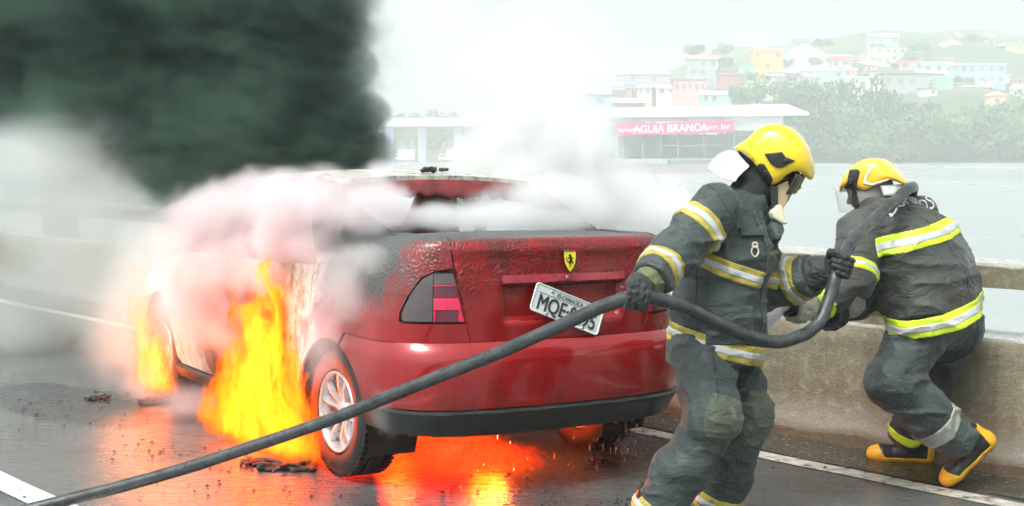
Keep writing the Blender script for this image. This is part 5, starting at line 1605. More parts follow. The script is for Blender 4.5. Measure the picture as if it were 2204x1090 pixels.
# the body itself, continuous under the clothes
bt = torso_field([(hem, .09, 1.2), (waist, .10, 1.25), (chest, .115, 1.3), (upper, .085, 1.55)], rt1, .06)
bf = union([bt, limb([(shR, .060), (elR, .046), (wrR, .032)]), limb([(shL, .060), (elL, .046), (wrL, .032)]),
            limb([(hipR, .075), (knR, .055), (anR.lerp(knR, .5), .05), (anR, .038)]), limb([(hipL, .075), (knL, .055), (anL.lerp(knL, .5), .05), (anL, .038)]),
            neckf], .03)
body = lambda p: smin(bf(p), hd(p), .02)
lo, hi = bounds([hd_c, anR, anL, wrR, wrL, hem], .22)
bo = sdf_obj('body', body, lo, hi, .009, M_SKIN, F1, 1)
eyes_mesh(F1, hdat)
# ---- firefighter bent over the parapet with the nozzle
F2 = thing('person', 'firefighter with lime bands bent forward at the parapet, aiming a spraying nozzle, one heel raised', 'person', G(1980, 1008), (0, 0, 0), 'firefighters at the burning car')
fw2 = Vector((-.80, .60, 0)).normalized(); rt2 = fw2.cross(up)
hem, waist, chest, upper, neck = P(2010, 694, 6.34), P(1998, 612, 6.40), P(1965, 545, 6.44), P(1918, 482, 6.48), P(1882, 445, 6.52)
shL, elL, wrL, haL = P(1848, 497, 6.34), P(1836, 604, 6.16), P(1752, 656, 6.10), P(1718, 668, 6.06)
shR, elR, wrR, haR = P(1975, 462, 6.68), P(1900, 628, 6.62), P(1834, 652, 6.36), P(1796, 678, 6.24)
torso = torso_field([(hem, .200, 1.36), (waist, .198, 1.34), (chest, .196, 1.36), (upper, .140, 1.55)], rt2, .07)
armL = limb([(shL, .100), (elL, .090), (wrL, .070)], .03); armR = limb([(shR, .100), (elR, .086), (wrR, .082)], .03)
collar = cone(upper.lerp(neck, .4), P(1880, 428, 6.5), .09, .082)
jk_f = folds(union([torso, armL, armR, collar], .05), .018, (6.5, 6.5, 12), 41)
tdir = (upper - hem).normalized(); hemdir = (hem - waist).normalized()
jk = cut_ends(jk_f, [(hem + hemdir * .015, hemdir), (P(1878, 424, 6.5), up), (wrL, wrL - elL), (wrR, wrR - elR)])
def cut_hem(f, c, n, reach):
    c, n = A3(c), A3(Vector(n).normalized())
    return lambda p: np.where(np.sqrt(((p - c) ** 2).sum(1)) < reach, smax(f(p), (p - c) @ n, .008), f(p))
jk = cut_hem(jk, hem + hemdir * .012, Vector((.22, .08, -.97)), .45)
lo, hi = bounds([hem, neck, elL, wrL, shR, wrR], .28)
jo2 = sdf_obj('jacket', jk, lo, hi, .0075, M_JK2, F2, 1)
noarms = lambda p: np.maximum(torso(p) - .045, -np.minimum(armL(p), armR(p)) + .0)
onlyt = lambda p: torso(p) - .055
n_hem = Vector((.22, .08, -.97)).normalized()
tri_band(jo2, jk_f, hem + n_hem * -.045, n_hem, .043, M_LIME, M_SILV, .36, onlyt)
n_ch = (P(1962, 500, 6.3) - P(1978, 560, 6.3)).normalized()
tri_band(jo2, jk_f, P(1962, 506, 6.40), (n_ch + Vector((.05, 0, .05))).normalized(), .043, M_LIME, M_SILV, .36, lambda p: np.maximum(torso(p) - .05, -(armL(p) - .004)))
tri_band(jo2, jk_f, elL.lerp(shL, .10), (elL - shL), .034, M_LIME, M_SILV, .15, lambda p: armL(p) - .03)
tri_band(jo2, jk_f, elL.lerp(wrL, .86), (wrL - elL), .030, M_LIME, None, .15, lambda p: armL(p) - .03)
tri_band(jo2, jk_f, elR.lerp(wrR, .68), (wrR - elR), .036, M_LIME, M_SILV, .15, lambda p: armR(p) - .03)
seam(jo2, jk_f, P(2004, 600, 6.3), rt2 + up * .12, lambda p: np.maximum(torso(p) - .05, (p - A3(chest)) @ A3(fw2)), .4, .0026)
seam(jo2, jk_f, P(1925, 455, 6.45), (up * .8 + rt2 * .1 - fw2 * -.3), lambda p: np.maximum(torso(p) - .05, -(armL(p) - .01)), .3)
seam(jo2, jk_f, shL.lerp(elL, .06), (elL - shL).normalized() + rt2 * .7, lambda p: armL(p) - .035, .2)
# back print: letters draped on the shoulder blades
dgm = bpy.data.meshes
bv = [A3(v.co) for v in jo2.data.vertices]
tree = BVHTree.FromPolygons([tuple(v.co + F2.location) for v in jo2.data.vertices], [tuple(p.vertices) for p in jo2.data.polygons])
M_PRINT = simple('grey_white_print', (0.55, 0.56, 0.54), .7, var=.25, nscale=60)
cu = bpy.data.curves.new('t', 'FONT'); cu.body = 'BOMBEIROS'; cu.size = .085; cu.align_x = 'CENTER'; cu.align_y = 'CENTER'; cu.resolution_u = 3
tt = bpy.data.objects.new('tmp', cu); COL.objects.link(tt)
me = bpy.data.meshes.new_from_object(tt.evaluated_get(bpy.context.evaluated_depsgraph_get()))
bpy.data.objects.remove(tt); bpy.data.curves.remove(cu)
bm = bmesh.new(); bm.from_mesh(me); bmesh.ops.triangulate(bm, faces=bm.faces[:]); bmesh.ops.subdivide_edges(bm, edges=bm.edges[:], cuts=2, use_grid_fill=True); bm.to_mesh(me); bm.free()
pc = P(1975, 434, 6.3); nb = (-fw2 * .45 + up * .9).normalized()
tx = Vector((rt2.x, rt2.y, -.10)).normalized(); ty = nb.cross(tx).normalized()
pc = P(1962, 440, 6.45)
for v in me.vertices:
    q = pc + tx * v.co.x + ty * v.co.y + nb * .3
    h = tree.ray_cast(q, -nb)
    v.co = ((h[0] + nb * .004) if h[0] is not None else (pc + tx * v.co.x + ty * v.co.y - nb * .2)) - F2.location
me.materials.clear()
link_mesh('back_lettering', me, M_PRINT, jo2, False)

# trousers
hipL, knL, anL = P(1985, 705, 6.28), P(1918, 822, 6.16), P(2062, 948, 6.28)
hipR, knR, anR = P(2052, 705, 6.52), P(1985, 850, 6.72), P(1948, 940, 6.84)
legL = limb([(hipL, .126), (knL, .104), (knL.lerp(anL, .5), .104), (anL, .095)], .04)
legR = limb([(hipR, .130), (knR, .092), (anR, .086)], .04)
seat = cone(P(2000, 690, 6.34), P(2048, 690, 6.52), .130, .130)
tr_f = folds(union([seat, legL, legR], .03), .019, (6.5, 6.5, 12), 57)
dL, dR = (anL - knL).normalized(), (anR - knR).normalized()
anL = anL + dL * .02; anR = anR + dR * .02
tr = cut_ends(tr_f, [(anL, dL), (anR, dR), (P(2020, 640, 6.42), up)], .16)
lo, hi = bounds([hipL, knL, anL, hipR, anR], .22)
to2 = sdf_obj('trousers', tr, lo, hi, .0075, M_TRS, F2, 1)
seam(to2, tr_f, hipL.lerp(knL, .5), Vector((.6, .5, .35)), lambda p: legL(p) - .03, .3)
M_GREYB = simple('grimy_grey_tape', (0.34, 0.35, 0.31), .55, var=.25, nscale=20)
b_ = tri_band(to2, tr_f, knL.lerp(anL, .66), dL, .040, M_GREYB, None, .18, lambda p: legL(p) - .03)
tri_band(to2, tr_f, anR - dR * .05, dR, .022, M_LIME, None, .16, lambda p: legR(p) - .03)
# boots: near one pushed up on its toe, far one flat
toeL = P(2040, 1040, 6.35); heelL = P(2128, 958, 6.30)
fL = (toeL - heelL).normalized(); upL = Vector((-.62, .0, .55)); 
boot(F2, P(2088, 954, 6.29), fL, upL, shin=knL)
boot(F2, Vector((anR.x + .045, anR.y - .02, .088)), Vector((-.97, .24, -.0)), up, shin=anR - dR * .2)

# hands and the cream gauntlets
naz = (P(1697, 661, 6.02) - P(1800, 682, 6.25)).normalized()
grip_hand('glove', F2, haL, naz, Vector((.25, -.75, .6)), wrL.lerp(haL, .35), M_GLV2, flip=True)
grip_hand('glove', F2, haR, naz, Vector((.25, .45, -.8)), wrR.lerp(haR, .35), M_GLOVE)
for a, b, r0, r1 in ((wrL.lerp(elL, .04), wrL.lerp(haL, .5), .066, .050), (wrR.lerp(elR, .02), wrR.lerp(haR, .5), .070, .050)):
    f = folds(cone(a, b, r0, r1), .007, (30, 30, 30), 6)
    lo, hi = bounds([a, b], .1)
    sdf_obj('glove_cuff', cut_ends(f, [(b, (b - a)), (a, (a - b))], .2), lo, hi, .005, M_GLV2, F2, 1)

# helmet and head
S2 = FPX / 6.52
hc = P(1880, 382, 6.52)
hfw2 = Vector((-.88, .47, 0)).normalized()
def hp(x, y): return ((1880 - x) / S2 / .88, (382 - y) / S2)
prof = [hp(*q) for q in ((1808, 428), (1818, 397), (1834, 371), (1860, 347), (1887, 341), (1906, 349), (1924, 368), (1938, 384), (1952, 405), (1936, 395), (1921, 391), (1900, 405), (1877, 417), (1857, 411), (1834, 408), (1822, 418))]
low = [hp(*q) for q in ((1814, 520), (1822, 397), (1836, 373), (1861, 350), (1887, 344), (1905, 352), (1922, 371), (1940, 400), (1945, 520))]
ho2, hfield, hat, hfr = helmet(F2, hc, hfw2, up, prof, low, .128, M_HELM2, radii=(.172, .155), centre=hp(1880, 385))
sg2 = 1 if hfr[2].dot(Vector((0, -1, 0))) > 0 else -1
plate_on('side_bracket', ho2, hfield, hc, hfr, [hp(*q) for q in ((1846, 365), (1864, 364), (1867, 369), (1858, 411), (1833, 407), (1843, 390))], sg2, M_HBLK, .007)
plate_on('bracket_button', ho2, hfield, hc, hfr, [hp(1850 + 6 * math.cos(a), 390 + 8 * math.sin(a)) for a in [2 * math.pi * i / 12 for i in range(12)]], sg2, M_HBLK, .013)
arcp = [(1873, 395), (1877, 378), (1886, 362), (1891, 357), (1888, 368), (1880, 384), (1880, 392), (1890, 394), (1908, 388), (1924, 383), (1910, 392), (1890, 400)]
plate_on('white_reflector', ho2, hfield, hc, hfr, [hp(*q) for q in arcp], sg2, M_WHT, .0035)
hd_c = P(1868, 408, 6.52)
hfwd = (hfw2 * math.cos(R(24)) - up * math.sin(R(24)))
hd, hdat = face_head(hd_c, hfwd, up, .93)
neckf = cone(hd_c - hfwd * .03, neck, .06, .075)
hR = hfr[2]
hoodf = union([ell(hd_c - hfwd * .012, (.106, .114, .09), [hfwd, (up - hfwd * up.dot(hfwd)).normalized(), hR]), cone(hd_c - hfwd * .02 - up * .03, neck, .085, .085), cone(hdat(.02, -.08), hdat(.045, -.085), .052, .045)], .03)
hn = A3(hfwd); hC = A3(hd_c)
hood = lambda p: smax(smax(hoodf(p), -(hd(p) - .002), .004), ((p - hC) @ hn - .085), .006)
lo, hi = bounds([hd_c, neck], .17)
M_HOOD2 = simple('grey_beige_hood_knit', (0.33, 0.32, 0.28), .8, var=.2, bump=.4, bscale=160, bdist=.002)
sdf_obj('hood', hood, lo, hi, .006, M_HOOD2, F2, 1)
fr = Matrix(((hfw2.x, up.x, hR.x * sg2, 0), (hfw2.y, up.y, hR.y * sg2, 0), (hfw2.z, up.z, hR.z * sg2, 0), (0, 0, 0, 1)))
ck = MB(); ck.prism([hp(*q) for q in ((1849, 408), (1860, 410), (1862, 440), (1858, 447), (1850, 444))], .086, .097, Matrix.Translation(hc - F2.location) @ fr); bevel(ck.build('chin_strap', M_HBLK, ho2), .003)
# cream nape flap under the rear rim
fv, ff_ = [], []
for i in range(17):
    ph = -1.2 + 2.4 * i / 16; bk = math.cos(ph); l = .118 * math.sin(ph)
    ia, ib = hp(1885 + 52 * bk, 400 - 4 * bk); oa, ob = hp(1888 + 62 * bk, 424 - 8 * bk)
    for j in range(7):
        t = j / 6
        fv.append(hc + hfw2 * (ia + (oa - ia) * t) + up * (ib + (ob - ib) * t) + hR * l * (1 + .06 * t) - F2.location)
for i in range(16):
    for j in range(6): ff_.append((i * 7 + j, i * 7 + j + 1, (i + 1) * 7 + j + 1, (i + 1) * 7 + j))
o = mesh_obj('neck_flap', fv, ff_, M_ALU, ho2); md = o.modifiers.new('t', 'SOLIDIFY'); md.thickness = .004
# clear visor hanging from the brow
gv, gf = [], []
for i in range(15):
    ph = -1.35 + 2.7 * i / 14
    for j in range(7):
        t = j / 6
        a0, b0 = hp(1824, 412); a1, b1 = hp(1832, 458)
        gv.append(hc + hfw2 * (a0 + .035 + (a1 - a0) * t - .085 * (1 - math.cos(ph))) + up * (b0 + (b1 - b0) * t) + hR * .118 * math.sin(ph) - F2.location)
for i in range(14):
    for j in range(6): gf.append((i * 7 + j, i * 7 + j + 1, (i + 1) * 7 + j + 1, (i + 1) * 7 + j))
o = mesh_obj('visor', gv, gf, M_VISOR, ho2); md = o.modifiers.new('t', 'SOLIDIFY'); md.thickness = .002
bt = torso_field([(hem, .09, 1.25), (waist, .11, 1.3), (chest, .125, 1.35), (upper, .09, 1.55)], rt2, .06)
bf = union([bt, limb([(shR, .060), (elR, .046), (wrR, .032)]), limb([(shL, .060), (elL, .046), (wrL, .032)]),
            limb([(hipR, .075), (knR, .055), (anR, .036)]), limb([(hipL, .08), (knL, .058), (anL, .036)]), neckf], .03)
body = lambda p: smin(bf(p), hd(p), .02)
lo, hi = bounds([hd_c, anR, anL, wrR, wrL, hem], .22)
sdf_obj('body', body, lo, hi, .009, M_SKIN, F2, 1)
eyes_mesh(F2, hdat)

# ================================================================== HOSE
path = [(-260, 1152, 5.50), (-60, 1122, 5.66), (110, 1086, 5.74), (400, 1008, 5.70), (700, 906, 5.60), (1000, 789, 5.42), (1200, 703, 5.27), (1310, 655, 5.19), (1368, 638, 5.15), (1420, 643, 5.17), (1475, 662, 5.22), (1535, 693, 5.30), (1600, 721, 5.38),
        (1660, 735, 5.45), (1712, 729, 5.52), (1757, 700, 5.58), (1784, 645, 5.62), (1804, 580, 5.66), (1834, 522, 5.80), (1882, 472, 6.02), (1925, 434, 6.20), (1956, 407, 6.34), (1966, 404, 6.52), (1960, 425, 6.74), (1936, 505, 6.92), (1905, 600, 6.84), (1866, 672, 6.58), (1796, 678, 6.24), (1740, 670, 6.11)]
hl = thing('fire_hose', 'long wet black rubber fire hose running past the car and over the bent man\'s shoulder', 'fire hose', P(110, 1086, 5.74) - Vector((0, 0, .034)))
hpts = catmull([P(*q) for q in path], 10)
hm = MB(); hrr = random.Random(3)
hjit = [Vector((vnoise(np.array([[i * .15, 1.0, 2.0]]), 4)[0] - .5, 0, vnoise(np.array([[i * .15, 5.0, 2.0]]), 9)[0] - .5)) * .005 for i in range(len(hpts))]
hm.tube([p + j - hl.location for p, j in zip(hpts, hjit)], .0262, 20)
hm.build('hose_tube', M_RUBBER, hl, True)
nz = MB()
a, b = P(1742, 670, 6.11), P(1697, 661, 6.02)
d = (b - a).normalized()
rot = d.to_track_quat('Z', 'Y').to_matrix().to_4x4()
L = (b - a).length
nz.lathe([(0, -.05), (.040, -.05), (.042, 0), (.032, .01), (.028, L * .5), (.034, L * .55), (.040, L * .75), (.040, L * .98), (.034, L), (.022, L), (.018, L * .8), (0, L * .8)], Matrix.Translation(a - hl.location) @ rot, 28)
smooth_angle(nz.build('nozzle', M_HBLK, hl), 40)
# ================================================================== DEBRIS, DRIPS, WATER JET
rdb = random.Random(31)
def lump(seed, r, flat=.45, n=9):
    q = random.Random(seed)
    parts = [cone((q.uniform(-r, r), q.uniform(-r, r), q.uniform(0, r * flat)), (q.uniform(-r, r), q.uniform(-r, r), q.uniform(0, r * flat)), r * q.uniform(.05, .18), r * q.uniform(.04, .14)) for _ in range(n)]
    f = folds(union(parts, r * .06), r * .06, (4 / r, 4 / r, 4 / r), seed)
    return f, (-r * 1.5, -r * 1.5, -r * .3), (r * 1.5, r * 1.5, r * (flat + .5))
M_BURNT = simple('burnt_black_scrap', (.014, .013, .013), .6, var=.5, bump=.5, bscale=60, bdist=.004)
f, lo, hi = lump(5, .11, .30, 14)
proto = sdf_obj('burnt_scrap', f, lo, hi, .006, M_BURNT, None, 1)
spots = [(625, 1008, 1.0, 'flat black burnt scrap on the wet road in front of the rear wheel'), (545, 1000, .55, 'crumbled black scrap left of the largest burnt scrap'), (330, 868, .7, 'burnt scrap lying under the small flame at the front wheel'),
         (985, 968, .8, 'charred scrap in the fire glow under the car tail'), (1045, 958, .5, 'little charred crumb right of the scrap in the fire glow'), (905, 975, .5, 'charred crumb just right of the rear left tyre'), (210, 860, .5, 'burnt scrap at the far left on the wet road'), (1290, 1000, .4, 'dark crumb on the wet road behind the rear right wheel')]
for i, (x, y, s, lb) in enumerate(spots):
    o = proto if i == 0 else proto.copy()
    if i: COL.objects.link(o)
    o.location = G(x, y) + Vector((0, 0, .006)); o.rotation_euler = (0, 0, i * 1.7); o.scale = (s * 1.25, s, s * .9)
    tag(o, lb, 'burnt debris', 'burnt scraps on the wet road')
for i, (x, y, yy, s, lb) in enumerate(((-.02, 1.30, 0, .36, 'black burnt clump on the car roof, larger of the two'), (.10, 1.36, 0, .22, 'small black burnt clump on the car roof'))):
    o = proto.copy(); COL.objects.link(o)
    p = roof_pt(-x, y); o.location = car_pt(p.x, p.y, p.z + .012); o.scale = (s, s, s * 1.5); o.rotation_euler = (0, 0, 2 + i)
    tag(o, lb, 'burnt debris', 'burnt clumps on the car roof')
# crumbs of ash and glass scattered round the car
cr = MB(); rc = random.Random(77)
for i in range(420):
    k = rc.random()
    if k < .6: u, v_ = rc.gauss(-.3, .7), rc.gauss(-.25, .45)
    elif k < .85: u, v_ = rc.gauss(-1.25, .25), rc.uniform(.2, 3.8)
    else: u, v_ = rc.uniform(-3.2, -.9), rc.uniform(-1.2, 4.2)
    p = CAR_M @ Vector((u, v_, 0)); s_ = rc.uniform(.004, .013)
    if (p - LINE0).dot(BN) > .3: continue
    vs = [(p.x + s_ * rc.uniform(.5, 1.6) * math.cos(a + rc.uniform(-.4, .4)), p.y + s_ * rc.uniform(.5, 1.6) * math.sin(a + rc.uniform(-.4, .4)), .004) for a in (0, 1.26, 2.5, 3.77, 5.0)]
    cr.add(vs + [(p.x, p.y, .004 + s_ * rc.uniform(.4, 1.0))], [(0, 1, 5), (1, 2, 5), (2, 3, 5), (3, 4, 5), (4, 0, 5)])
o = cr.build('ash_crumbs', M_BURNT); tag(o, 'ash crumbs and specks scattered on the wet road', kind='stuff')
# water dripping from the bumper
dm, nt, b = new_mat('dripping_water'); setp(nt, b, color=(.9, .9, .9), rough=.05, trans=1.0, ior=1.33)
dd = MB()
for i in range(46):
    s = rdb.uniform(-.62, -.10) if i < 34 else rdb.uniform(-.1, .5)
    p = body_pt(s, .31, 'bumper', -.01); p = car_pt(p.x, p.y + rdb.uniform(0, .05), rdb.uniform(.05, .30)); L = rdb.uniform(.02, .075)
    dd.tube([p, p + Vector((rdb.uniform(-.004, .004), 0, -L * .5)), p - Vector((0, 0, L))], [.0012, .0035, .001], 6)
o = dd.build('water_drip', dm, None, True); tag(o, 'streaks of water dripping from the rear bumper', kind='stuff')
# ================================================================== SMOKE AND FIRE
def volume_mat(name):
    m = bpy.data.materials.new(name); m.use_nodes = True
    nt = NT(m.node_tree)
    m.node_tree.nodes.remove(m.node_tree.nodes['Principled BSDF'])
    return m, nt, m.node_tree.nodes['Material Output']
def puff_field(nt, v, puffs, k=0.25):
    F = None
    for c, r in puffs:
        d = nt.vmath('LENGTH', nt.vmath('MULTIPLY', nt.vmath('SUBTRACT', v, c), tuple(1 / q for q in r)))
        f = nt.math('SUBTRACT', 1.0, d)
        F = f if F is None else nt.n('ShaderNodeMath', {0: F, 1: f, 2: k}, operation='SMOOTH_MAX').outputs[0]
    return F
def smoke(name, label, origin, puffs, dens, color, col2=None, edge=(0.05, 0.45), nscale=2.2, namp=1.2, stretch=(1, 1, 1), detail=4, rate=0.3, aniso=0.0, dist=0.6, absorb=None, holes=0.0, rough=.58):
    """puffs: (centre, radii) in the world; the shape swells and frays by noise. origin: the plume's foot."""
    O = Vector(origin)
    pf = [(tuple(Vector(c) - O), r) for c, r in puffs]
    m, nt, out = volume_mat(name)
    v = nt.obj()
    F = puff_field(nt, v, pf)
    n = nt.noise(nt.scale(v, stretch), nscale, detail, rough, dist).outputs[0]
    val = nt.math('ADD', F, nt.math('MULTIPLY', nt.math('SUBTRACT', n, 0.5), namp))
    den = nt.mapr(val, edge[0], edge[1], smooth=True)
    den = nt.math('MULTIPLY', den, nt.mapr(F, -.27, .06, smooth=True))
    if holes > 0:
        n2 = nt.noise(nt.vmath('ADD', nt.scale(v, stretch), (7, 3, 1)), nscale * .55, 3, .5).outputs[0]
        den = nt.math('MULTIPLY', den, nt.mapr(n2, .34, .62, 1 - holes, 1.0))
    D = nt.math('MULTIPLY', den, dens)
    c = color
    if col2 is not None:
        n3 = nt.noise(nt.vmath('ADD', nt.scale(v, (.6, .3, 1.3)), (3, 8, 5)), nscale * .8, 6, .62, .25).outputs[0]
        n4 = nt.noise(nt.scale(v, (.8, .8, 1.2)), nscale * 3.2, 4, .62, .4).outputs[0]
        c = nt.mix(nt.mapr(nt.math('ADD', nt.math('MULTIPLY', n3, .72), nt.math('MULTIPLY', n4, .28)), .38, .66, smooth=True), color, col2)
    ins = {'Density': D, 'Anisotropy': aniso}
    pv = nt.n('ShaderNodeVolumePrincipled', ins)
    if hasattr(c, 'is_output'): m.node_tree.links.new(c, pv.inputs['Color'])
    else: pv.inputs['Color'].default_value = (*c, 1)
    if absorb: pv.inputs['Absorption Color'].default_value = (*absorb, 1)
    m.node_tree.links.new(pv.outputs[0], out.inputs['Volume'])
    m.cycles.volume_step_rate = rate
    def dom(q):
        F = None
        for c, r in pf:
            d = 1 - np.sqrt((((q - np.array(c)) / np.array(r)) ** 2).sum(1))
            F = d if F is None else np.maximum(F, d)
        return np.maximum(-(F + .30) * .5, -(q[:, 2] + O.z - .02))
    lo = Vector([min(c[i] - r[i] * 1.4 for c, r in pf) for i in range(3)]); hi = Vector([max(c[i] + r[i] * 1.4 for c, r in pf) for i in range(3)])
    h = max(.05, (hi - lo).length / 70)
    v_, q_ = grid_mesh(dom, lo, hi, h)
    o = mesh_obj(name, v_, [tuple(int(a) for a in f) for f in q_], m, smooth=False); o.location = O
    return tag(o, label, 'smoke', 'smoke from the burning car', 'stuff')
def pp(x, y, Y, rx, ry, rd):           # a puff seen at photo pixel x, y at depth Y; rx, ry its half size in pixels there
    s = Y / FPX
    return (P(x, y, Y), (rx * s, rd, ry * s))

smoke('black_smoke', 'dense black smoke column rolling up from the car engine', car_pt(0, 3.6, 0.9),
      [pp(90, 70, 10.6, 440, 270, 1.0), pp(430, 60, 10.4, 400, 330, 1.1), pp(600, 40, 10.2, 215, 330, 1.0), pp(630, 250, 9.8, 200, 210, .9),
       pp(430, 300, 9.5, 210, 170, .75), pp(700, 300, 9.6, 130, 160, .7), pp(420, 420, 9.3, 120, 110, .5), pp(270, 220, 10.0, 280, 150, .9), pp(765, 150, 9.8, 62, 60, .3), pp(795, 240, 9.7, 58, 55, .3), pp(800, 330, 9.6, 60, 55, .3), pp(740, 50, 9.9, 55, 70, .3)],
      5.0, (0.020, 0.046, 0.032), (0.17, 0.29, 0.23), edge=(0.0, 0.28), nscale=1.9, namp=1.25, stretch=(.8, 1, 1.3), detail=6, rate=0.18, absorb=(0, 0, 0), holes=.80, rough=.62)
smoke('white_smoke', 'thin white smoke drifting over the road left of the burning car', car_pt(-.5, 4.5, 0),
      [pp(60, 420, 10.5, 300, 170, 1.2), pp(240, 520, 9.6, 260, 270, 1.0), pp(330, 690, 8.8, 200, 190, .7), pp(150, 360, 10.5, 250, 150, 1.0), pp(60, 640, 10.8, 160, 160, .8), pp(440, 520, 9.3, 130, 200, .7), pp(150, 330, 9.7, 270, 120, .8), pp(330, 560, 8.3, 110, 120, .4), pp(390, 640, 8.1, 80, 80, .3)],
      1.65, (.93, .975, .955), edge=(0.0, .85), nscale=1.3, namp=.95, detail=4, rate=0.3)
smoke('white_smoke', 'billowing white smoke tinted pink like firelight pouring from the car doors over its left side', car_pt(-.8, 1.6, .9),
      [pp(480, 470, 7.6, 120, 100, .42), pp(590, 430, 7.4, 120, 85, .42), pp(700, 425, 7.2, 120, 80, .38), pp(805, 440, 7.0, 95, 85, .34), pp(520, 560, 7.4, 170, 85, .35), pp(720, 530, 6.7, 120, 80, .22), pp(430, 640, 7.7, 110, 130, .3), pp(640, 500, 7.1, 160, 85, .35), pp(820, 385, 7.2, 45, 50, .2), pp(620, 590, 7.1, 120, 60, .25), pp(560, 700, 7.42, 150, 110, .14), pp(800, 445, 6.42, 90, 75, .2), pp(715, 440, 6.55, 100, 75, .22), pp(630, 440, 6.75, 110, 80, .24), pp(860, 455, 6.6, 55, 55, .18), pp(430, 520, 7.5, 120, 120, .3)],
      8.0, (.985, .925, .95), edge=(0.0, .60), nscale=3.8, namp=1.7, detail=6, rate=0.12, holes=.55, rough=.66)  # pink cast of the fire's light is put into the smoke's colour
smoke('white_smoke', 'thin grey smoke curling down over the rear left wheel of the car', car_pt(-.9, .8, .3),
      [pp(740, 620, 6.25, 100, 110, .16), pp(690, 730, 6.3, 70, 120, .15), pp(800, 560, 6.2, 90, 60, .14), pp(840, 880, 6.1, 50, 70, .12)],
      4.5, (1, 1, 1), edge=(0.0, .8), nscale=4.5, namp=1.3, detail=6, rate=0.2)
smoke('white_smoke', 'big bright white steam cloud blowing off the car cabin towards the river', car_pt(.4, 1.6, 1.0),
      [pp(1000, 450, 7.5, 130, 50, .4), pp(1130, 405, 7.9, 130, 100, .55), pp(1230, 330, 8.2, 150, 130, .7), pp(1300, 420, 8.0, 160, 100, .6), pp(1400, 470, 7.9, 130, 75, .5), pp(1170, 250, 8.5, 120, 95, .7), pp(1060, 330, 8.2, 110, 85, .5), pp(940, 470, 7.1, 80, 45, .3), pp(1070, 470, 6.95, 120, 38, .25), pp(1210, 478, 7.1, 110, 36, .25)],
      6.0, (.975, .985, .985), edge=(0.0, .65), nscale=2.8, namp=1.7, detail=6, rate=0.15, holes=.35, rough=.62)
smoke('white_smoke', 'thick white smoke filling the rear window opening and hiding the right rear pillar', car_pt(0, 1.0, 1.15),
      [pp(955, 462, 7.0, 115, 36, .3), pp(1080, 466, 7.05, 125, 38, .3), pp(1190, 470, 7.1, 120, 36, .28), pp(1180, 415, 7.1, 110, 60, .26), pp(1255, 440, 7.15, 90, 55, .26), pp(1130, 430, 7.3, 90, 50, .25)],
      6.0, (.97, .97, .975), edge=(0.0, .75), nscale=3.4, namp=2.0, detail=6, rate=0.15, holes=.6, rough=.62)
smoke('white_smoke', 'pale mist of steam rising above the car roof into the sky', car_pt(.3, 2.2, 1.4),
      [pp(1000, 200, 9.5, 220, 230, 1.0), pp(1180, 140, 9.8, 230, 190, 1.0), pp(900, 60, 9.8, 170, 190, 1.0), pp(900, 330, 9.2, 110, 120, .7)],
      .55, (1, 1, 1), edge=(0.0, .8), nscale=.9, namp=.7, detail=3, rate=0.35)
smoke('grey_smoke', 'low violet grey smoke hugging the road beside the front wheel', car_pt(-1.0, 2.6, 0),
      [pp(420, 870, 8.0, 130, 55, .3), pp(540, 905, 7.6, 90, 35, .2), pp(330, 830, 8.5, 90, 60, .3)],
      2.6, (0.84, 0.84, 0.87), edge=(0.0, .8), nscale=3.2, namp=1.0, detail=4, rate=0.2)

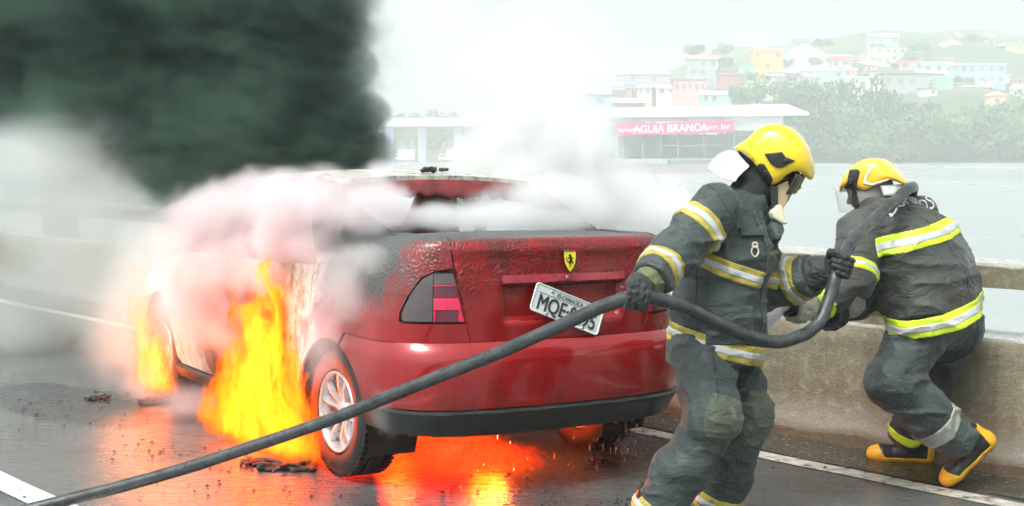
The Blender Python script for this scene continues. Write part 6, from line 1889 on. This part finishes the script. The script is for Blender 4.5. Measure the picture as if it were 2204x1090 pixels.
# ---- flames
def flame(label, origin, size, strength, lean=(0, 0), scale=1.0, seed=0, rate=.065, sink=0.0, rotz=0.0, cat='flame', absorb=20.0, pale=.55, cut=0.22, g=1.0):
    """size: half width across, half depth, height. Burning gas: emission with soot that soaks up blue."""
    wx, wy, H = size
    m, nt, out = volume_mat('flame_gas')
    v = nt.obj()
    sv = nt.vmath('ADD', v, (seed * 1.37, seed * 2.1, seed * .77))
    z = nt.sep(v)[2]
    t = nt.math('DIVIDE', nt.math('MAXIMUM', z, 0.0), H)
    warp = nt.vmath('SUBTRACT', nt.noise(nt.scale(sv, (1, 1, .6)), 5.0 / scale, 2, .5).outputs[1], (.5, .5, .5))
    wamt = nt.math('MULTIPLY', nt.math('ADD', .22, t), .52 * scale)
    wv = nt.n('ShaderNodeVectorMath', {0: warp, 3: wamt}, operation='SCALE').outputs[0]
    q = nt.vmath('ADD', v, wv)
    ln = nt.n('ShaderNodeCombineXYZ', {0: nt.math('MULTIPLY', z, lean[0]), 1: nt.math('MULTIPLY', z, lean[1]), 2: 0.0}).outputs[0]
    q2 = nt.vmath('SUBTRACT', q, ln)
    wid = nt.mapr(t, 0, 1, 1.0, .30)
    qs = nt.vmath('MULTIPLY', q2, (1 / wx, 1 / wy, 0))
    r = nt.math('DIVIDE', nt.vmath('LENGTH', qs), wid)
    F = nt.math('SUBTRACT', 1.0, r)
    qn = nt.vmath('ADD', q, (seed * 3.1, seed * 1.9, seed))
    n = nt.noise(nt.scale(qn, (1, 1, .30)), 11.0 / scale, 4, .62, .35).outputs[0]
    n2 = nt.noise(nt.scale(qn, (1, 1, .42)), 26.0 / scale, 3, .6, .3).outputs[0]
    rid = nt.math('SUBTRACT', 1.0, nt.math('MULTIPLY', nt.math('ABSOLUTE', nt.math('SUBTRACT', n, .5)), 5.0))
    val = nt.math('ADD', nt.math('MULTIPLY', F, .85), nt.math('MULTIPLY', nt.math('SUBTRACT', n, .5), nt.mapr(t, 0, 1, 1.5, 3.0)))
    val = nt.math('ADD', val, nt.math('MULTIPLY', nt.math('SUBTRACT', n2, .5), .7))
    val = nt.math('SUBTRACT', val, nt.math('MULTIPLY', nt.math('POWER', t, 1.6), .62))
    e = nt.mapr(val, cut, cut + .15, smooth=True)
    e = nt.math('MULTIPLY', e, nt.mapr(F, -.05, .12))
    e = nt.math('MULTIPLY', e, nt.mapr(t, .0, .05))
    e = nt.math('MULTIPLY', e, nt.mapr(t, 1.0, .93))
    e2 = nt.math('MULTIPLY', e, nt.math('ADD', .16, nt.math('MULTIPLY', nt.math('POWER', nt.math('MAXIMUM', rid, 0.0), 1.6), 1.7)))
    col = nt.ramp(val, [(cut, (1, .05, .005)), (cut + .18, (1, .17 * g, .010)), (cut + .40, (1, .38 * g, .035)), (min(.99, cut + .62), (1, pale * g, .10))])
    em = nt.n('ShaderNodeEmission', {'Color': col, 'Strength': nt.math('MULTIPLY', e2, strength)})
    ab = nt.n('ShaderNodeVolumeAbsorption', {'Color': (1, .62, .06, 1), 'Density': nt.math('MULTIPLY', e, absorb)})
    ad = nt.n('ShaderNodeAddShader', {0: em.outputs[0], 1: ab.outputs[0]})
    m.node_tree.links.new(ad.outputs[0], out.inputs['Volume'])
    m.cycles.volume_step_rate = rate
    b = MB(); vs = []
    for i in range(6):
        t_ = i / 5; w_ = (1.0 - .70 * t_) * 1.02; z_ = H * t_
        for k in range(20):
            a_ = 2 * math.pi * k / 20
            vs.append((lean[0] * z_ + (wx * w_ + .05 + .08 * t_ * scale) * math.cos(a_), lean[1] * z_ + (wy * w_ + .05 + .08 * t_ * scale) * math.sin(a_), z_))
    fs = [(i * 20 + k, i * 20 + (k + 1) % 20, (i + 1) * 20 + (k + 1) % 20, (i + 1) * 20 + k) for i in range(5) for k in range(20)] + [tuple(range(20))[::-1], tuple(100 + k for k in range(20))]
    b.add(vs, fs)
    o = b.build('flame', m, None, loc=origin, rot=(0, 0, rotz))
    tag(o, label, cat, 'flames around the burning car', 'stuff')
    return o
def fire_lamp(loc, energy, rad, name='fire_glow'):
    d = bpy.data.lights.new(name, 'POINT'); d.energy = energy; d.color = (1.0, .24, .04); d.shadow_soft_size = rad
    o = bpy.data.objects.new(name, d); COL.objects.link(o); o.location = loc
flame('tall yellow flame leaping from under the car beside its rear door', car_pt(-.86, 1.58, .03), (.84, .18, 1.02), 16, lean=(-.20, .0), seed=1.0, cut=.12, rotz=R(32 + 90))
flame('smaller orange flame licking up round the front wheel', car_pt(-.86, 3.25, .06), (.38, .14, .76), 14, lean=(.58, 0), seed=3.3, scale=.7, rotz=R(32 + 90), cut=.24, pale=.45)
flame('low sheet of fire burning on the road under the car', car_pt(-.10, 1.55, .012), (.62, .85, .24), 5, seed=6.1, scale=.7, rotz=R(32), cut=.12, pale=.3, g=.38, rate=.2)
flame('small flame glowing under the car tail by the rear left wheel', car_pt(-.52, 1.15, .012), (.26, .42, .26), 5, seed=8.4, scale=.6, rotz=R(32), cut=.15, pale=.3, g=.38)

fire_lamp(car_pt(-1.15, 1.95, .40), 8, .25)
fire_lamp(car_pt(-1.05, 3.2, .3), 5, .2)
fire_lamp(car_pt(-.15, 1.4, .14), 14, .12)
fire_lamp(car_pt(-.05, .62, .13), 16, .1)
flame('low red flames creeping under the car tail between the rear wheels', car_pt(-.12, .72, .012), (.50, .50, .17), 5, seed=4.2, scale=.6, rotz=R(32), cut=.14, pale=.3, g=.34, rate=.2)
fire_lamp(car_pt(-.3, 2.0, .75), 8, .2)
# ---- water jet from the nozzle
a, b_ = P(1696, 660, 6.02), P(1540, 762, 6.30)
ax = (b_ - a); L = ax.length
jm, nt, out = volume_mat('water_spray')
v = nt.obj()
x, y, z = nt.sep(v)[0:3]
rad = nt.math('SQRT', nt.math('ADD', nt.math('MULTIPLY', x, x), nt.math('MULTIPLY', y, y)))
rel = nt.math('DIVIDE', rad, nt.math('ADD', .014, nt.math('MULTIPLY', z, .26)))
st = nt.noise(nt.vmath('DIVIDE', v, nt.n('ShaderNodeCombineXYZ', {0: nt.math('ADD', z, .08), 1: nt.math('ADD', z, .08), 2: 1.0}).outputs[0]), 14, 3, .6).outputs[0]
den = nt.math('MULTIPLY', nt.mapr(rel, 1.0, .5, smooth=True), nt.mapr(st, .36, .62, .15, 1.0))
den = nt.math('MULTIPLY', den, nt.math('DIVIDE', 16.0, nt.math('ADD', z, .08)))
den = nt.math('MULTIPLY', den, nt.mapr(z, L, L * .75))
pv = nt.n('ShaderNodeVolumePrincipled', {'Color': (.99, .99, .99, 1), 'Density': den})
jm.node_tree.links.new(pv.outputs[0], out.inputs['Volume']); jm.cycles.volume_step_rate = .35
jb = MB(); jb.lathe([(0, -.005), (.02, -.005), (.014 + L * .28, L), (0, L)], None, 24)
o = jb.build('water_jet', jm, loc=a, rot=ax.to_track_quat('Z', 'Y').to_euler()); tag(o, 'white water jet fanning out from the nozzle towards the car', 'water jet')
# ================================================================== HAZE
m = bpy.data.materials.new('haze_air'); m.use_nodes = True
nt = NT(m.node_tree)
m.node_tree.nodes.remove(m.node_tree.nodes['Principled BSDF'])
out = m.node_tree.nodes['Material Output']
pv = nt.n('ShaderNodeVolumePrincipled', {'Color': (0.97, 1.0, 0.995, 1), 'Density': HAZE_D, 'Anisotropy': 0.0})
m.node_tree.links.new(pv.outputs[0], out.inputs['Volume'])
hz = MB(); hz.box((0, 430, 33), (2600, 1460, 77))
o = hz.build('haze', m); tag(o, 'pale wet haze over the river and hill', kind='stuff')
